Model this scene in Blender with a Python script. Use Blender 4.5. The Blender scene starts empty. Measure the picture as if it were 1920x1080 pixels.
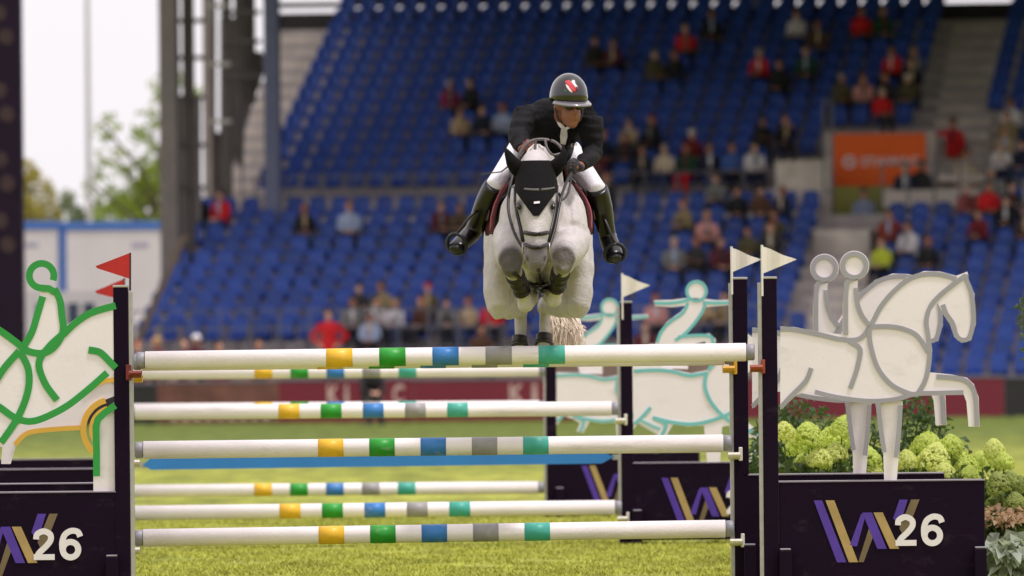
import bpy, bmesh, math, random
from mathutils import Vector, Matrix
from mathutils.bvhtree import BVHTree
R = math.radians
random.seed(7)
sc = bpy.context.scene
C = sc.collection

# ------------------------------------------------------------------ camera, sky, sun, exposure
F, YH, CAMH, ROLL = 16450.0, 660.0, 1.383, R(0.55)
cam = bpy.data.cameras.new('camera')
cam.sensor_width = 36.0
cam.lens = F / 1920 * 36.0
cam.shift_y = 120.0 / 1920
cam.clip_start, cam.clip_end = 1.0, 6000.0
cam.dof.use_dof = True
cam.dof.focus_distance = 49.8
cam.dof.aperture_fstop = 4.5
camo = bpy.data.objects.new('camera', cam); C.objects.link(camo)
camo.location = (0, 0, CAMH)
camo.rotation_euler = (R(90), ROLL, 0)
sc.camera = camo

SUN_EL, SUN_AZ = 70.0, 118.0          # azimuth clockwise from +Y: high, behind the camera and to the right
w = bpy.data.worlds.new('World'); sc.world = w; w.use_nodes = True
nt = w.node_tree
for n in list(nt.nodes): nt.nodes.remove(n)
sky = nt.nodes.new('ShaderNodeTexSky'); sky.sky_type = 'NISHITA'; sky.sun_disc = False
sky.sun_elevation = R(SUN_EL); sky.sun_rotation = R(SUN_AZ)
sky.dust_density = 4.0; sky.air_density = 1.0
hs = nt.nodes.new('ShaderNodeHueSaturation'); hs.inputs['Saturation'].default_value = 0.12
mixw = nt.nodes.new('ShaderNodeMixRGB'); mixw.inputs[0].default_value = 0.7
mixw.inputs[2].default_value = (13.6, 12.9, 13.4, 1)      # even, bright cloud cover
bg = nt.nodes.new('ShaderNodeBackground'); bg.inputs['Strength'].default_value = 0.10
ow = nt.nodes.new('ShaderNodeOutputWorld')
nt.links.new(sky.outputs[0], hs.inputs['Color']); nt.links.new(hs.outputs[0], mixw.inputs[1])
nt.links.new(mixw.outputs[0], bg.inputs[0]); nt.links.new(bg.outputs[0], ow.inputs[0])
sl = bpy.data.lights.new('sun', 'SUN'); sl.energy = 2.6; sl.angle = R(6); sl.color = (1.0, 0.93, 0.95)
so = bpy.data.objects.new('sun', sl); C.objects.link(so)
sd = Vector((math.sin(R(SUN_AZ)) * math.cos(R(SUN_EL)), math.cos(R(SUN_AZ)) * math.cos(R(SUN_EL)), math.sin(R(SUN_EL))))
so.rotation_euler = sd.to_track_quat('Z', 'Y').to_euler()
vs = sc.view_settings
vs.view_transform = 'Standard'; vs.look = 'None'; vs.exposure = 0.0; vs.gamma = 1.0

# ------------------------------------------------------------------ picture <-> place
cR, sR = math.cos(ROLL), math.sin(ROLL)
def P(px, py, d):
    """the point of the place at distance d that the photograph shows at (px, py)"""
    a, b = (px - 960) / F, (YH - py) / F
    return Vector(((a * cR + b * sR) * d, d, CAMH + (-a * sR + b * cR) * d))
def proj(v):
    X, Z = v.x / v.y, (v.z - CAMH) / v.y
    a, b = X * cR - Z * sR, X * sR + Z * cR
    return 960 + a * F, YH - b * F

# ------------------------------------------------------------------ materials
MATS = {}
def mat(name, col, rough=0.6, var=0.12, scale=6.0, bump=0.0, bscale=40.0, metal=0.0, spec=0.5, coat=0.0, sheen=0.0, vcol=None, trans=0.0, detail=6.0, rand=0.0, wear=None):
    if name in MATS: return MATS[name]
    m = bpy.data.materials.new(name); m.use_nodes = True
    t = m.node_tree; b = t.nodes['Principled BSDF']
    tc = t.nodes.new('ShaderNodeTexCoord')
    nz = t.nodes.new('ShaderNodeTexNoise'); nz.inputs['Scale'].default_value = scale; nz.inputs['Detail'].default_value = detail
    t.links.new(tc.outputs['Object'], nz.inputs['Vector'])
    rp = t.nodes.new('ShaderNodeMapRange'); rp.inputs[1].default_value = 0.3; rp.inputs[2].default_value = 0.7
    rp.inputs[3].default_value = 1 - var; rp.inputs[4].default_value = 1 + var
    t.links.new(nz.outputs['Fac'], rp.inputs[0])
    mu = t.nodes.new('ShaderNodeVectorMath'); mu.operation = 'SCALE'
    if vcol:
        at = t.nodes.new('ShaderNodeAttribute'); at.attribute_name = vcol
        t.links.new(at.outputs['Color'], mu.inputs[0])
    else:
        mu.inputs[0].default_value = col[:3]
    t.links.new(rp.outputs[0], mu.inputs['Scale'])
    last = mu.outputs[0]
    if rand:
        oi = t.nodes.new('ShaderNodeObjectInfo'); r2 = t.nodes.new('ShaderNodeMapRange')
        r2.inputs[3].default_value = 1 - rand; r2.inputs[4].default_value = 1 + rand
        t.links.new(oi.outputs['Random'], r2.inputs[0])
        m2 = t.nodes.new('ShaderNodeVectorMath'); m2.operation = 'SCALE'
        t.links.new(last, m2.inputs[0]); t.links.new(r2.outputs[0], m2.inputs['Scale']); last = m2.outputs[0]
    if wear:                      # scuffs and dirt: (colour, amount, stretch)
        mp = t.nodes.new('ShaderNodeMapping'); mp.inputs['Scale'].default_value = wear[2]
        oi = t.nodes.new('ShaderNodeObjectInfo'); va = t.nodes.new('ShaderNodeVectorMath'); va.operation = 'ADD'
        t.links.new(tc.outputs['Object'], va.inputs[0]); t.links.new(oi.outputs['Location'], va.inputs[1]); t.links.new(va.outputs[0], mp.inputs[0])
        wn = t.nodes.new('ShaderNodeTexNoise'); wn.inputs['Scale'].default_value = 1.0; wn.inputs['Detail'].default_value = 7; wn.inputs['Roughness'].default_value = 0.7
        t.links.new(mp.outputs[0], wn.inputs['Vector'])
        wr = t.nodes.new('ShaderNodeMapRange'); wr.inputs[1].default_value = 0.56; wr.inputs[2].default_value = 0.74; wr.inputs[4].default_value = wear[1]
        t.links.new(wn.outputs['Fac'], wr.inputs[0])
        wm = t.nodes.new('ShaderNodeMixRGB'); wm.inputs[2].default_value = wear[0]
        t.links.new(wr.outputs[0], wm.inputs[0]); t.links.new(last, wm.inputs[1]); last = wm.outputs[0]
    t.links.new(last, b.inputs['Base Color'])
    b.inputs['Roughness'].default_value = rough
    b.inputs['Metallic'].default_value = metal
    b.inputs['Specular IOR Level'].default_value = spec
    b.inputs['Coat Weight'].default_value = coat
    b.inputs['Sheen Weight'].default_value = sheen
    if trans:
        b.inputs['Transmission Weight'].default_value = trans
    if bump:
        n2 = t.nodes.new('ShaderNodeTexNoise'); n2.inputs['Scale'].default_value = bscale; n2.inputs['Detail'].default_value = 4
        t.links.new(tc.outputs['Object'], n2.inputs['Vector'])
        bp = t.nodes.new('ShaderNodeBump'); bp.inputs['Strength'].default_value = bump; bp.inputs['Distance'].default_value = 0.02
        t.links.new(n2.outputs['Fac'], bp.inputs['Height']); t.links.new(bp.outputs[0], b.inputs['Normal'])
    MATS[name] = m
    return m
def srgb(r, g, b):
    f = lambda c: (c / 255 / 12.92) if c <= 10 else ((c / 255 + 0.055) / 1.055) ** 2.4
    return (f(r), f(g), f(b), 1)

# ------------------------------------------------------------------ objects and meshes
def tag(o, label, cat, group=None, kind=None):
    if label: o['label'] = label
    if cat: o['category'] = cat
    if group: o['group'] = group
    if kind: o['kind'] = kind
    return o
def link(name, me, parent=None, m=None, loc=None):
    o = bpy.data.objects.new(name, me); C.objects.link(o)
    if parent: o.parent = parent
    if m is not None and me is not None:
        if len(me.materials) == 0: me.materials.append(m)
        elif me.materials[0] is not m:
            o.material_slots[0].link = 'OBJECT'; o.material_slots[0].material = m
    if loc is not None: o.location = loc
    return o
def empty(name, loc=(0, 0, 0), rz=0.0, parent=None):
    o = bpy.data.objects.new(name, None); C.objects.link(o); o.location = loc; o.rotation_euler = (0, 0, rz)
    o.empty_display_size = 0.1
    if parent: o.parent = parent
    return o
def mesh_from(vs_, fs, name='mesh', smooth=False):
    me = bpy.data.meshes.new(name); me.from_pydata([tuple(v) for v in vs_], [], fs); me.update()
    if smooth:
        me.polygons.foreach_set('use_smooth', [True] * len(me.polygons))
    return me
class MB:
    def __init__(s): s.v, s.f = [], []
    def add(s, vs_, fs):
        o = len(s.v); s.v += [Vector(x) for x in vs_]; s.f += [tuple(i + o for i in f) for f in fs]
    def box(s, x0, x1, y0, y1, z0, z1, bev=0.0, M=None):
        b = bmesh.new()
        bmesh.ops.create_cube(b, size=1)
        for v in b.verts:
            v.co = Vector(((x0 + x1) / 2 + v.co.x * (x1 - x0), (y0 + y1) / 2 + v.co.y * (y1 - y0), (z0 + z1) / 2 + v.co.z * (z1 - z0)))
        if bev: bmesh.ops.bevel(b, geom=b.edges[:], offset=bev, segments=2, affect='EDGES', profile=0.5)
        if M: bmesh.ops.transform(b, matrix=M, verts=b.verts)
        b.verts.index_update()
        s.add([v.co.copy() for v in b.verts], [[v.index for v in f.verts] for f in b.faces]); b.free()
        return s
    def tube(s, pts, r, n=8, cap=True):
        """round tube through points; r number or list"""
        pts = [Vector(p) for p in pts]
        rs = r if isinstance(r, (list, tuple)) else [r] * len(pts)
        s.loft([(p, a, a) for p, a in zip(pts, rs)], n, cap)
        return s
    def loft(s, st, n=12, cap=True, ref=Vector((1, 0, 0))):
        """elliptical loft: (centre, ra along ref, rb across)"""
        L = len(st); vs_, fs = [], []
        prevA = None
        for i, (p, ra, rb) in enumerate(st):
            t = (Vector(st[min(i + 1, L - 1)][0]) - Vector(st[max(i - 1, 0)][0]))
            t = t.normalized() if t.length > 1e-9 else Vector((0, 0, 1))
            a = ref - t * ref.dot(t)
            if a.length < 0.25:
                rr = prevA if prevA is not None else Vector((0, 1, 0.3))
                a = rr - t * rr.dot(t)
            a.normalize(); prevA = a
            b = t.cross(a)
            for k in range(n):
                q = 2 * math.pi * k / n
                vs_.append(Vector(p) + a * (ra * math.cos(q)) + b * (rb * math.sin(q)))
        for i in range(L - 1):
            for k in range(n):
                fs.append((i * n + k, i * n + (k + 1) % n, (i + 1) * n + (k + 1) % n, (i + 1) * n + k))
        if cap:
            fs.append(tuple(range(n - 1, -1, -1))); fs.append(tuple(range((L - 1) * n, L * n)))
        s.add(vs_, fs); return s
    def ball(s, c, rx, ry, rz, n=16, M=None):
        b = bmesh.new(); bmesh.ops.create_icosphere(b, subdivisions=3 if n > 10 else 2, radius=1)
        for v in b.verts:
            p = Vector((v.co.x * rx, v.co.y * ry, v.co.z * rz))
            if M: p = M @ p
            v.co = p + Vector(c)
        b.verts.index_update()
        s.add([v.co.copy() for v in b.verts], [[v.index for v in f.verts] for f in b.faces]); b.free()
        return s
    def prism(s, poly, T, t0, t1):
        """polygon (2D points) -> T(x, z, depth) ; front at t0, back at t1"""
        n = len(poly)
        vs_ = [T(x, z, t0) for x, z in poly] + [T(x, z, t1) for x, z in poly]
        fs = [tuple(range(n)), tuple(range(2 * n - 1, n - 1, -1))]
        fs += [(i, n + i, n + (i + 1) % n, (i + 1) % n) for i in range(n)]
        s.add(vs_, fs); return s
    def mesh(s, name='mesh', smooth=False, fix=True):
        me = mesh_from(s.v, s.f, name, smooth)
        if fix:
            b = bmesh.new(); b.from_mesh(me); bmesh.ops.recalc_face_normals(b, faces=b.faces[:]); b.to_mesh(me); b.free()
        return me
    def build(s, name, m, parent=None, smooth=False, loc=None):
        return link(name, s.mesh(name, smooth), parent, m, loc)
TS = bpy.data.scenes.new('workbench')          # shapes are worked out in a scene of their own and handed over as meshes
def evaluated(o):
    TS.collection.objects.link(o); vl = TS.view_layers[0]; vl.update()
    return bpy.data.meshes.new_from_object(o.evaluated_get(vl.depsgraph))
def remesh(me, voxel, smooth=3, fac=0.5):
    o = bpy.data.objects.new('tmp', me)
    md = o.modifiers.new('r', 'REMESH'); md.mode = 'VOXEL'; md.voxel_size = voxel; md.use_smooth_shade = True
    if smooth:
        ms = o.modifiers.new('s', 'SMOOTH'); ms.factor = fac; ms.iterations = smooth
    r = evaluated(o)
    bpy.data.objects.remove(o); bpy.data.meshes.remove(me)
    r.polygons.foreach_set('use_smooth', [True] * len(r.polygons))
    return r
def smooth_line(pts, k=6, closed=False):
    """Catmull-Rom through points of any dimension"""
    n = len(pts); out = []
    g = (lambda i: pts[i % n]) if closed else (lambda i: pts[max(0, min(n - 1, i))])
    for i in range(n if closed else n - 1):
        p0, p1, p2, p3 = g(i - 1), g(i), g(i + 1), g(i + 2)
        for j in range(k):
            t = j / k
            out.append(tuple(0.5 * (2 * b + (c - a) * t + (2 * a - 5 * b + 4 * c - d) * t * t + (3 * b - a - 3 * c + d) * t ** 3) for a, b, c, d in zip(p0, p1, p2, p3)))
    if not closed: out.append(tuple(pts[-1]))
    return out
def ribbon_poly(pts, wd, closed=False):
    n = len(pts); Lh, Rh = [], []
    for i in range(n):
        a = pts[(i - 1) % n] if (closed or i > 0) else pts[i]
        b = pts[(i + 1) % n] if (closed or i < n - 1) else pts[i]
        dx, dy = b[0] - a[0], b[1] - a[1]; l = math.hypot(dx, dy) or 1
        nx, ny = -dy / l * wd / 2, dx / l * wd / 2
        Lh.append((pts[i][0] + nx, pts[i][1] + ny)); Rh.append((pts[i][0] - nx, pts[i][1] - ny))
    return Lh, Rh
def ribbon(mb, pts, wd, T, t0, t1, closed=False):
    """flat raised band following pts"""
    A, B = ribbon_poly(pts, wd, closed); n = len(pts)
    vs_ = []
    for (a, b) in zip(A, B):
        vs_ += [T(a[0], a[1], t0), T(b[0], b[1], t0), T(b[0], b[1], t1), T(a[0], a[1], t1)]
    fs = []
    for i in range(n if closed else n - 1):
        j = (i + 1) % n
        for k in range(4):
            fs.append((4 * i + k, 4 * i + (k + 1) % 4, 4 * j + (k + 1) % 4, 4 * j + k))
    if not closed:
        fs += [(3, 2, 1, 0), (4 * n - 4, 4 * n - 3, 4 * n - 2, 4 * n - 1)]
    mb.add(vs_, fs)
def text_mesh(body, size, bold=0.0, extrude=0.002):
    cu = bpy.data.curves.new('t', 'FONT'); cu.body = body; cu.size = size; cu.offset = bold; cu.extrude = extrude
    cu.resolution_u = 6
    o = bpy.data.objects.new('t', cu)
    me = evaluated(o)
    bpy.data.objects.remove(o)
    return me
def fit_text(me, x0, x1, z0, z1, y):
    """put a text mesh upright (x, z) into the given box, facing -Y"""
    xs = [v.co.x for v in me.vertices]; ys = [v.co.y for v in me.vertices]
    ax, bx, ay, by = min(xs), max(xs), min(ys), max(ys)
    for v in me.vertices:
        v.co = Vector((x0 + (v.co.x - ax) / (bx - ax) * (x1 - x0), y - v.co.z, z0 + (v.co.y - ay) / (by - ay) * (z1 - z0)))
    return me

# ------------------------------------------------------------------ the ground
def grass_material():
    m = bpy.data.materials.new('grass'); m.use_nodes = True
    t = m.node_tree; b = t.nodes['Principled BSDF']; b.inputs['Roughness'].default_value = 0.85
    b.inputs['Specular IOR Level'].default_value = 0.15
    tc = t.nodes.new('ShaderNodeTexCoord')
    def nz(scale, detail, sx=1, sy=1):
        mp = t.nodes.new('ShaderNodeMapping'); mp.inputs['Scale'].default_value = (sx, sy, 1)
        t.links.new(tc.outputs['Object'], mp.inputs[0])
        n = t.nodes.new('ShaderNodeTexNoise'); n.inputs['Scale'].default_value = scale; n.inputs['Detail'].default_value = detail
        t.links.new(mp.outputs[0], n.inputs['Vector']); return n
    big = nz(0.5, 5, 1.0, 0.22); mid = nz(3.0, 6, 1, 0.16); fine = nz(30, 4, 1, 0.12)
    cr = t.nodes.new('ShaderNodeValToRGB')
    cr.color_ramp.elements[0].position = 0.36; cr.color_ramp.elements[0].color = (0.20, 0.225, 0.028, 1)
    cr.color_ramp.elements[1].position = 0.64; cr.color_ramp.elements[1].color = (0.35, 0.36, 0.055, 1)
    t.links.new(big.outputs['Fac'], cr.inputs[0])
    def mul(c, n, lo, hi, a=0.34, z=0.66):
        mr = t.nodes.new('ShaderNodeMapRange'); mr.inputs[1].default_value = a; mr.inputs[2].default_value = z
        mr.inputs[3].default_value = lo; mr.inputs[4].default_value = hi
        t.links.new(n.outputs['Fac'], mr.inputs[0])
        v = t.nodes.new('ShaderNodeVectorMath'); v.operation = 'SCALE'
        t.links.new(c, v.inputs[0]); t.links.new(mr.outputs[0], v.inputs['Scale']); return v.outputs[0]
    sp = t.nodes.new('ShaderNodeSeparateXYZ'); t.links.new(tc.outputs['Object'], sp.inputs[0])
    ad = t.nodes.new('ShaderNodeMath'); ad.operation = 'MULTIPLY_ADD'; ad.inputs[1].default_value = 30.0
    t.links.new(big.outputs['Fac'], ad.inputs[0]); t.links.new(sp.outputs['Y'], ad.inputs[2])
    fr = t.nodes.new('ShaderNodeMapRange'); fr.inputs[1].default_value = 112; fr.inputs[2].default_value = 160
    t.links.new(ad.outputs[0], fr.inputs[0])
    mx = t.nodes.new('ShaderNodeMixRGB'); mx.inputs[2].default_value = (0.115, 0.150, 0.024, 1)  # far turf darkened: shade towards the stand painted into the colour
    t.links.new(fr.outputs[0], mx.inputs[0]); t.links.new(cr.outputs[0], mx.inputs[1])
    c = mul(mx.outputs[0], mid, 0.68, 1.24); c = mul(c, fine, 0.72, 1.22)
    t.links.new(c, b.inputs['Base Color'])
    bp = t.nodes.new('ShaderNodeBump'); bp.inputs['Strength'].default_value = 0.6; bp.inputs['Distance'].default_value = 0.04
    t.links.new(fine.outputs['Fac'], bp.inputs['Height']); t.links.new(bp.outputs[0], b.inputs['Normal'])
    return m
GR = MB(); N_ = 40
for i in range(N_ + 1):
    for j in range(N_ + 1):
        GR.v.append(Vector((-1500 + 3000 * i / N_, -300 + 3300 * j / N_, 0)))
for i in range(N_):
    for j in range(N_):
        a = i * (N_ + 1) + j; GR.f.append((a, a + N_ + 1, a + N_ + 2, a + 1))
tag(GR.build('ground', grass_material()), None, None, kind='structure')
import numpy as np
rg_ = np.random.default_rng(4); NB = 170000
gx = rg_.uniform(-4.4, 4.4, NB); gy = 51.6 + 26 * rg_.uniform(0, 1, NB) ** 1.25; gx = gx * gy / 62
keep_ = np.sin(gx * 3.1 + np.sin(gy * 2.3)) * np.sin(gy * 1.7 + 1.3 * np.sin(gx * 2)) > -0.75
gx, gy = gx[keep_], gy[keep_]; NB = len(gx)
an = rg_.uniform(0, 6.283, NB); hg = rg_.uniform(.012, .030, NB); wd_ = rg_.uniform(.003, .006, NB); ln = rg_.normal(0, .02, (NB, 2))
gv = np.zeros((NB, 3, 3)); gv[:, 0] = np.stack([gx - wd_ * np.cos(an), gy - wd_ * np.sin(an), 0 * gx], 1); gv[:, 1] = np.stack([gx + wd_ * np.cos(an), gy + wd_ * np.sin(an), 0 * gx], 1)
gv[:, 2] = np.stack([gx + ln[:, 0], gy + ln[:, 1], hg], 1)
gme = bpy.data.meshes.new('grass'); gme.vertices.add(NB * 3); gme.vertices.foreach_set('co', gv.ravel())
gme.loops.add(NB * 3); gme.loops.foreach_set('vertex_index', np.arange(NB * 3, dtype=np.int32))
gme.polygons.add(NB); gme.polygons.foreach_set('loop_start', np.arange(0, NB * 3, 3, dtype=np.int32)); gme.update(calc_edges=True)
tag(link('grass', gme, None, mat('grass_blade', (0.36, 0.37, 0.06, 1), 0.75, 0.4, 2.5, spec=0.2)), 'short mown grass blades on the arena floor under the poles', 'grass', kind='stuff')
sx0, sx1, sy0 = -22, 34, 176.5
pv = MB(); pv.add([(sx0 - 30, sy0 + 4, 0.004), (sx1 + 10, sy0 - 4, 0.004), (sx1 + 10, sy0 + 60, 0.004), (sx0 - 30, sy0 + 60, 0.004)], [(0, 1, 2, 3)])
tag(pv.build('pavement', mat('asphalt', srgb(96, 90, 86), 0.9, 0.2, 3, 0.3, 60)), None, None, kind='structure')

# ------------------------------------------------------------------ the obstacle: poles, standards, wings
M_white = mat('pole_white', srgb(240, 231, 231), 0.42, 0.05, 5, 0.12, 60, wear=(srgb(140, 126, 108), 0.28, (2.2, 14, 14)))
M_band = {k: mat('band_' + k, c, 0.45, 0.12, 8, wear=(srgb(226, 216, 206), 0.25, (9, 16, 16))) for k, c in dict(
    yellow=srgb(232, 182, 42), green=srgb(32, 146, 40), blue=srgb(48, 118, 186), grey=srgb(150, 146, 146), teal=srgb(64, 170, 152)).items()}
M_purple = mat('purple_paint', srgb(21, 5, 28), 0.6, 0.15, 4, 0.05, 80, spec=0.1, wear=(srgb(84, 70, 78), 0.25, (5, 5, 9)))
M_alu = mat('aluminium', srgb(176, 172, 170), 0.38, 0.1, 20, metal=0.6)
M_capg = mat('cap_grey', srgb(140, 138, 146), 0.45, 0.1, 20)
M_panel = mat('panel_white', srgb(234, 225, 230), 0.5, 0.03, 3, 0.04, 50, wear=(srgb(170, 158, 148), 0.3, (3, 3, 5)))
DA, DB, DC, DD = 50.0, 51.3, 62.65, 73.3
FENCE = {'A': DA, 'B': DB, 'C': DC, 'D': DD}
def pole(d, xl, yl, xr, yr, label, bands=True):
    a, b = P(xl, yl, d), P(xr, yr, d)
    L = (b - a).length; ax = (b - a).normalized(); rad = 0.052
    root = empty('striped_pole', (a + b) / 2)
    root.rotation_euler = ax.to_track_quat('X', 'Z').to_euler()
    tag(root, label, 'pole', 'striped jump poles')
    def cyl(x0, x1, r, name, m, bev=0.0):
        mb = MB()
        st = [(x0, r - bev), (x0 + bev, r), (x1 - bev, r), (x1, r - bev)] if bev else [(x0, r), (x1, r)]
        mb.loft([(Vector((x, 0, 0)), q, q) for x, q in st], 28, ref=Vector((0, 0, 1)))
        o = mb.build(name, m, root, smooth=False)
        for p in o.data.polygons: p.use_smooth = len(p.vertices) == 4
        return o
    cyl(-L / 2 + 0.05, L / 2 - 0.05, rad, 'shaft', M_white)
    for s in (-1, 1):
        cyl(s * (L / 2 - 0.05) - (0.05 if s < 0 else 0), s * (L / 2 - 0.05) + (0.05 if s > 0 else 0), rad - 0.004, 'end_cap', M_capg, 0.008)
    for i, k in enumerate(('yellow', 'green', 'blue', 'grey', 'teal')):
        c = (i - 2) * L * 0.0859
        cyl(c - L * 0.0213, c + L * 0.0213, rad + 0.0015, 'colour_band', M_band[k])
    return root
pole(DA, 256, 676, 1415, 660, 'topmost white striped pole, lying highest and nearest on red cups')
pole(DB, 250, 679, 1374, 668, 'white striped pole showing as a thin strip just under the topmost pole')
pole(DB, 253, 844, 1372, 831, 'white striped pole just above the blue plank, grey end cap at the left')
pole(DB, 253, 1009, 1376, 991, 'lowest and largest white striped pole near the grass')
pole(DC, 240, 774, 1160, 766, 'white striped pole crossing the red advertising boards')
pole(DC, 240, 962, 1166, 951, 'white striped pole second from the grass')
pole(DD, 236, 700, 1022, 694, 'small distant white striped pole under the two top poles')
pole(DD, 236, 768, 1022, 762, 'distant striped pole mostly hidden behind the pole over the red boards')
pole(DD, 236, 921, 1020, 914, 'small distant white striped pole third from the grass')
# blue plank hanging in the vertical
def TP(d):
    return lambda x, y, t: P(x, y, d + t)
pk = empty('plank', P(708, 867, DC)); inv = -P(708, 867, DC)
tag(pk, 'long blue plank with pointed ends hanging below the second striped pole', 'plank')
def TPO(d, o):
    return lambda x, y, t: P(x, y, d + t) - o
o0 = P(708, 867, DC)
MB().prism([(268, 872), (283, 858), (1128, 847), (1152, 856), (1128, 869), (283, 881)], TPO(DC, o0), -0.018, 0.018).build('board', mat('plank_blue', srgb(40, 120, 190), 0.45, 0.08, 3), pk)
for x, y in ((262, 872), (1158, 857)):
    MB().prism([(x - 10, y - 5), (x + 16, y - 5), (x + 16, y + 5), (x - 10, y + 5)], TPO(DC, o0), 0.019, 0.03).build('hook', M_alu, pk)

def horse_panel(root, o, d, kx, outlines, lines, mline, wd, name_line):
    """flat cut-out panel with raised coloured lines; kx maps traced px to px at this depth"""
    T = lambda x, y, t: P(*kx(x, y), d + t) - o
    first = None
    for poly, t in outlines:
        pn = MB().prism(poly, T, t, t + 0.02).build('panel', M_panel, root); first = first or pn
    for i, (pts, closed) in enumerate(lines):
        mb = MB(); ribbon(mb, smooth_line(pts, 6, closed), wd, T, -0.0005 - 0.0004 * i, 0.0045, closed)
        mb.build(name_line, mline, first)
def circle(cx, cy, r, n=28, a0=0, a1=360):
    return [(cx + r * math.cos(R(a0 + (a1 - a0) * i / n)), cy + r * math.sin(R(a0 + (a1 - a0) * i / n))) for i in range(n)]

M_logo_p = mat('logo_purple', srgb(74, 42, 150), 0.45, 0.15, 10)
M_logo_g = mat('logo_gold', srgb(168, 140, 88), 0.45, 0.15, 10)
M_logo_d = mat('logo_bronze', srgb(110, 92, 66), 0.45, 0.15, 10)
M_logo_w = mat('logo_white', srgb(225, 218, 222), 0.5, 0.04, 10)
LOGO = [('p', [(590, 630), (640, 630), (780, 1000), (725, 1000)]), ('g', [(660, 630), (712, 630), (850, 1000), (796, 1000)]),
        ('p', [(803, 895), (872, 712), (900, 712), (846, 905), (826, 905)]), ('d', [(852, 1000), (884, 1000), (946, 835), (926, 770)]),
        ('p', [(878, 705), (936, 705), (1022, 922), (966, 922)]), ('g', [(945, 705), (1000, 705), (1096, 922), (1040, 922)]),
        ('p', [(1100, 630), (1150, 630), (1098, 790), (1062, 740)]), ('d', [(1170, 630), (1220, 630), (1128, 860), (1098, 800)])]
def wing(side, key, label, flag_label, bx, by_top, post_x, post_top, flag, logo_x, panel=None, flagcol='white', back_label=''):
    """one standard: upright post with track, box with emblem, cut-out panel, flag"""
    d = FENCE[key]; pm = F / d
    z0 = 0.0
    s = 1 if side == 'right' else -1
    base = P(post_x, 1000, d); base.z = 0
    root = empty('jump_wing', base); o = base
    tag(root, label, 'jump wing', 'purple wings beside the poles')
    px_w = 0.084
    top = P(post_x, post_top, d).z
    # upright (leans with nothing: plumb) and its aluminium track
    mb = MB().box(-px_w / 2, px_w / 2, 0.0, 0.08, 0.0, top, 0.006)
    post = mb.build('post', M_purple, root)
    mb = MB().box(-px_w / 2 - 0.002, px_w / 2 + 0.002, -0.002, 0.082, top, top + 0.014, 0.004); mb.build('post_cap', M_alu, post)
    mb = MB().box(-s * (px_w / 2 + 0.013) - 0.012, -s * (px_w / 2 + 0.013) + 0.012, 0.012, 0.066, 0.02, top - 0.02, 0.003); mb.build('track', M_alu, post)
    for zz in (0.07,):
        mb = MB().box(-px_w / 2 - 0.02, px_w / 2 + 0.02, -0.03, 0.11, 0.0, 0.05, 0.008); mb.build('foot', M_purple, root)
    # the box
    x0, x1 = (P(bx[0], by_top, d).x - o.x, P(bx[1], by_top, d).x - o.x)
    zt = P((bx[0] + bx[1]) / 2, by_top, d).z
    mb = MB().box(x0, x1, 0.004, 0.34, 0.03, zt, 0.006); box_ = mb.build('box', M_purple, root)
    mb = MB().box(x0 - 0.002, x1 + 0.002, 0.0, 0.342, zt, zt + 0.006, 0.0); mb.build('box_trim', mat('trim_grey', srgb(120, 108, 120), 0.4, 0.1, 10), box_)
    for xx in (x0 + 0.03, x1 - 0.03):
        mb = MB().box(xx - 0.035, xx + 0.035, -0.09, -0.002, 0.0, 0.24, 0.006); mb.build('box_leg', M_purple, root)
        mb = MB().box(xx - 0.03, xx + 0.03, -0.085, -0.01, 0.241, 0.25, 0.003); mb.build('leg_cap', M_capg, root)
    # emblem: W of ribbons and the number 26
    if logo_x is not None:
        lx0, ly0 = logo_x
        T = lambda x, y, t: Vector((P(lx0, ly0, d).x - o.x + (x - 590) / 3.176 / 329.0, t, P(lx0, ly0, d).z - (y - 630) / 3.176 / 329.0))
        for i, (k, poly) in enumerate(LOGO):
            MB().prism(poly, T, 0.0 - 0.0004 * i, 0.0035).build('emblem_stripe', dict(p=M_logo_p, g=M_logo_g, d=M_logo_d)[k], box_)
        two = smooth_line([(1090, 782), (1096, 752), (1134, 734), (1172, 752), (1176, 786), (1150, 822), (1108, 862), (1092, 892)], 5)
        mb = MB(); ribbon(mb, two, 35, T, -0.0048, 0.003); mb.build('number', M_logo_w, box_)
        mb = MB(); ribbon(mb, [(1074, 888), (1199, 888)], 34, T, -0.0052, 0.003); mb.build('number', M_logo_w, box_)
        mb = MB(); ribbon(mb, circle(1294, 845, 46, 28), 36, T, -0.0048, 0.003, True); mb.build('number', M_logo_w, box_)
        mb = MB(); ribbon(mb, smooth_line([(1352, 768), (1338, 740), (1300, 733), (1262, 755), (1245, 800), (1246, 850)], 5), 35, T, -0.0052, 0.003); mb.build('number', M_logo_w, box_)
    if panel:
        panel(root, o, d)
    # flag on a stick, its own thing
    if flag:
        fx, fy, fw, fh = flag
        fo = P(fx, fy, d); f = empty('flag', fo)
        tag(f, flag_label, 'flag', 'small triangular flags on the posts')
        M_f = mat('flag_' + flagcol, srgb(226, 218, 210) if flagcol == 'white' else srgb(186, 30, 24), 0.6, 0.08, 8)
        u = 1 / pm
        T = lambda x, y, t: Vector((x * u, t, -y * u))
        mb = MB(); n = 8; rows = []
        for i in range(n + 1):      # slightly rippled cloth
            x = fw * i / n; h0 = fh * (1 - i / n); t = 0.008 * math.sin(i * 1.1)
            rows.append((T(x, fh / 2 - h0 / 2 - (fh * 0.02) * math.sin(i), t), T(x, fh / 2 + h0 / 2, t)))
        vv = []; 
        for a, b in rows: vv += [a, b, a + Vector((0, .006, 0)), b + Vector((0, .006, 0))]
        fs = []
        for i in range(n):
            A, B = 4 * i, 4 * i + 4
            fs += [(A, A + 1, B + 1, B), (A + 2, B + 2, B + 3, A + 3), (A, B, B + 2, A + 2), (A + 1, A + 3, B + 3, B + 1)]
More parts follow.
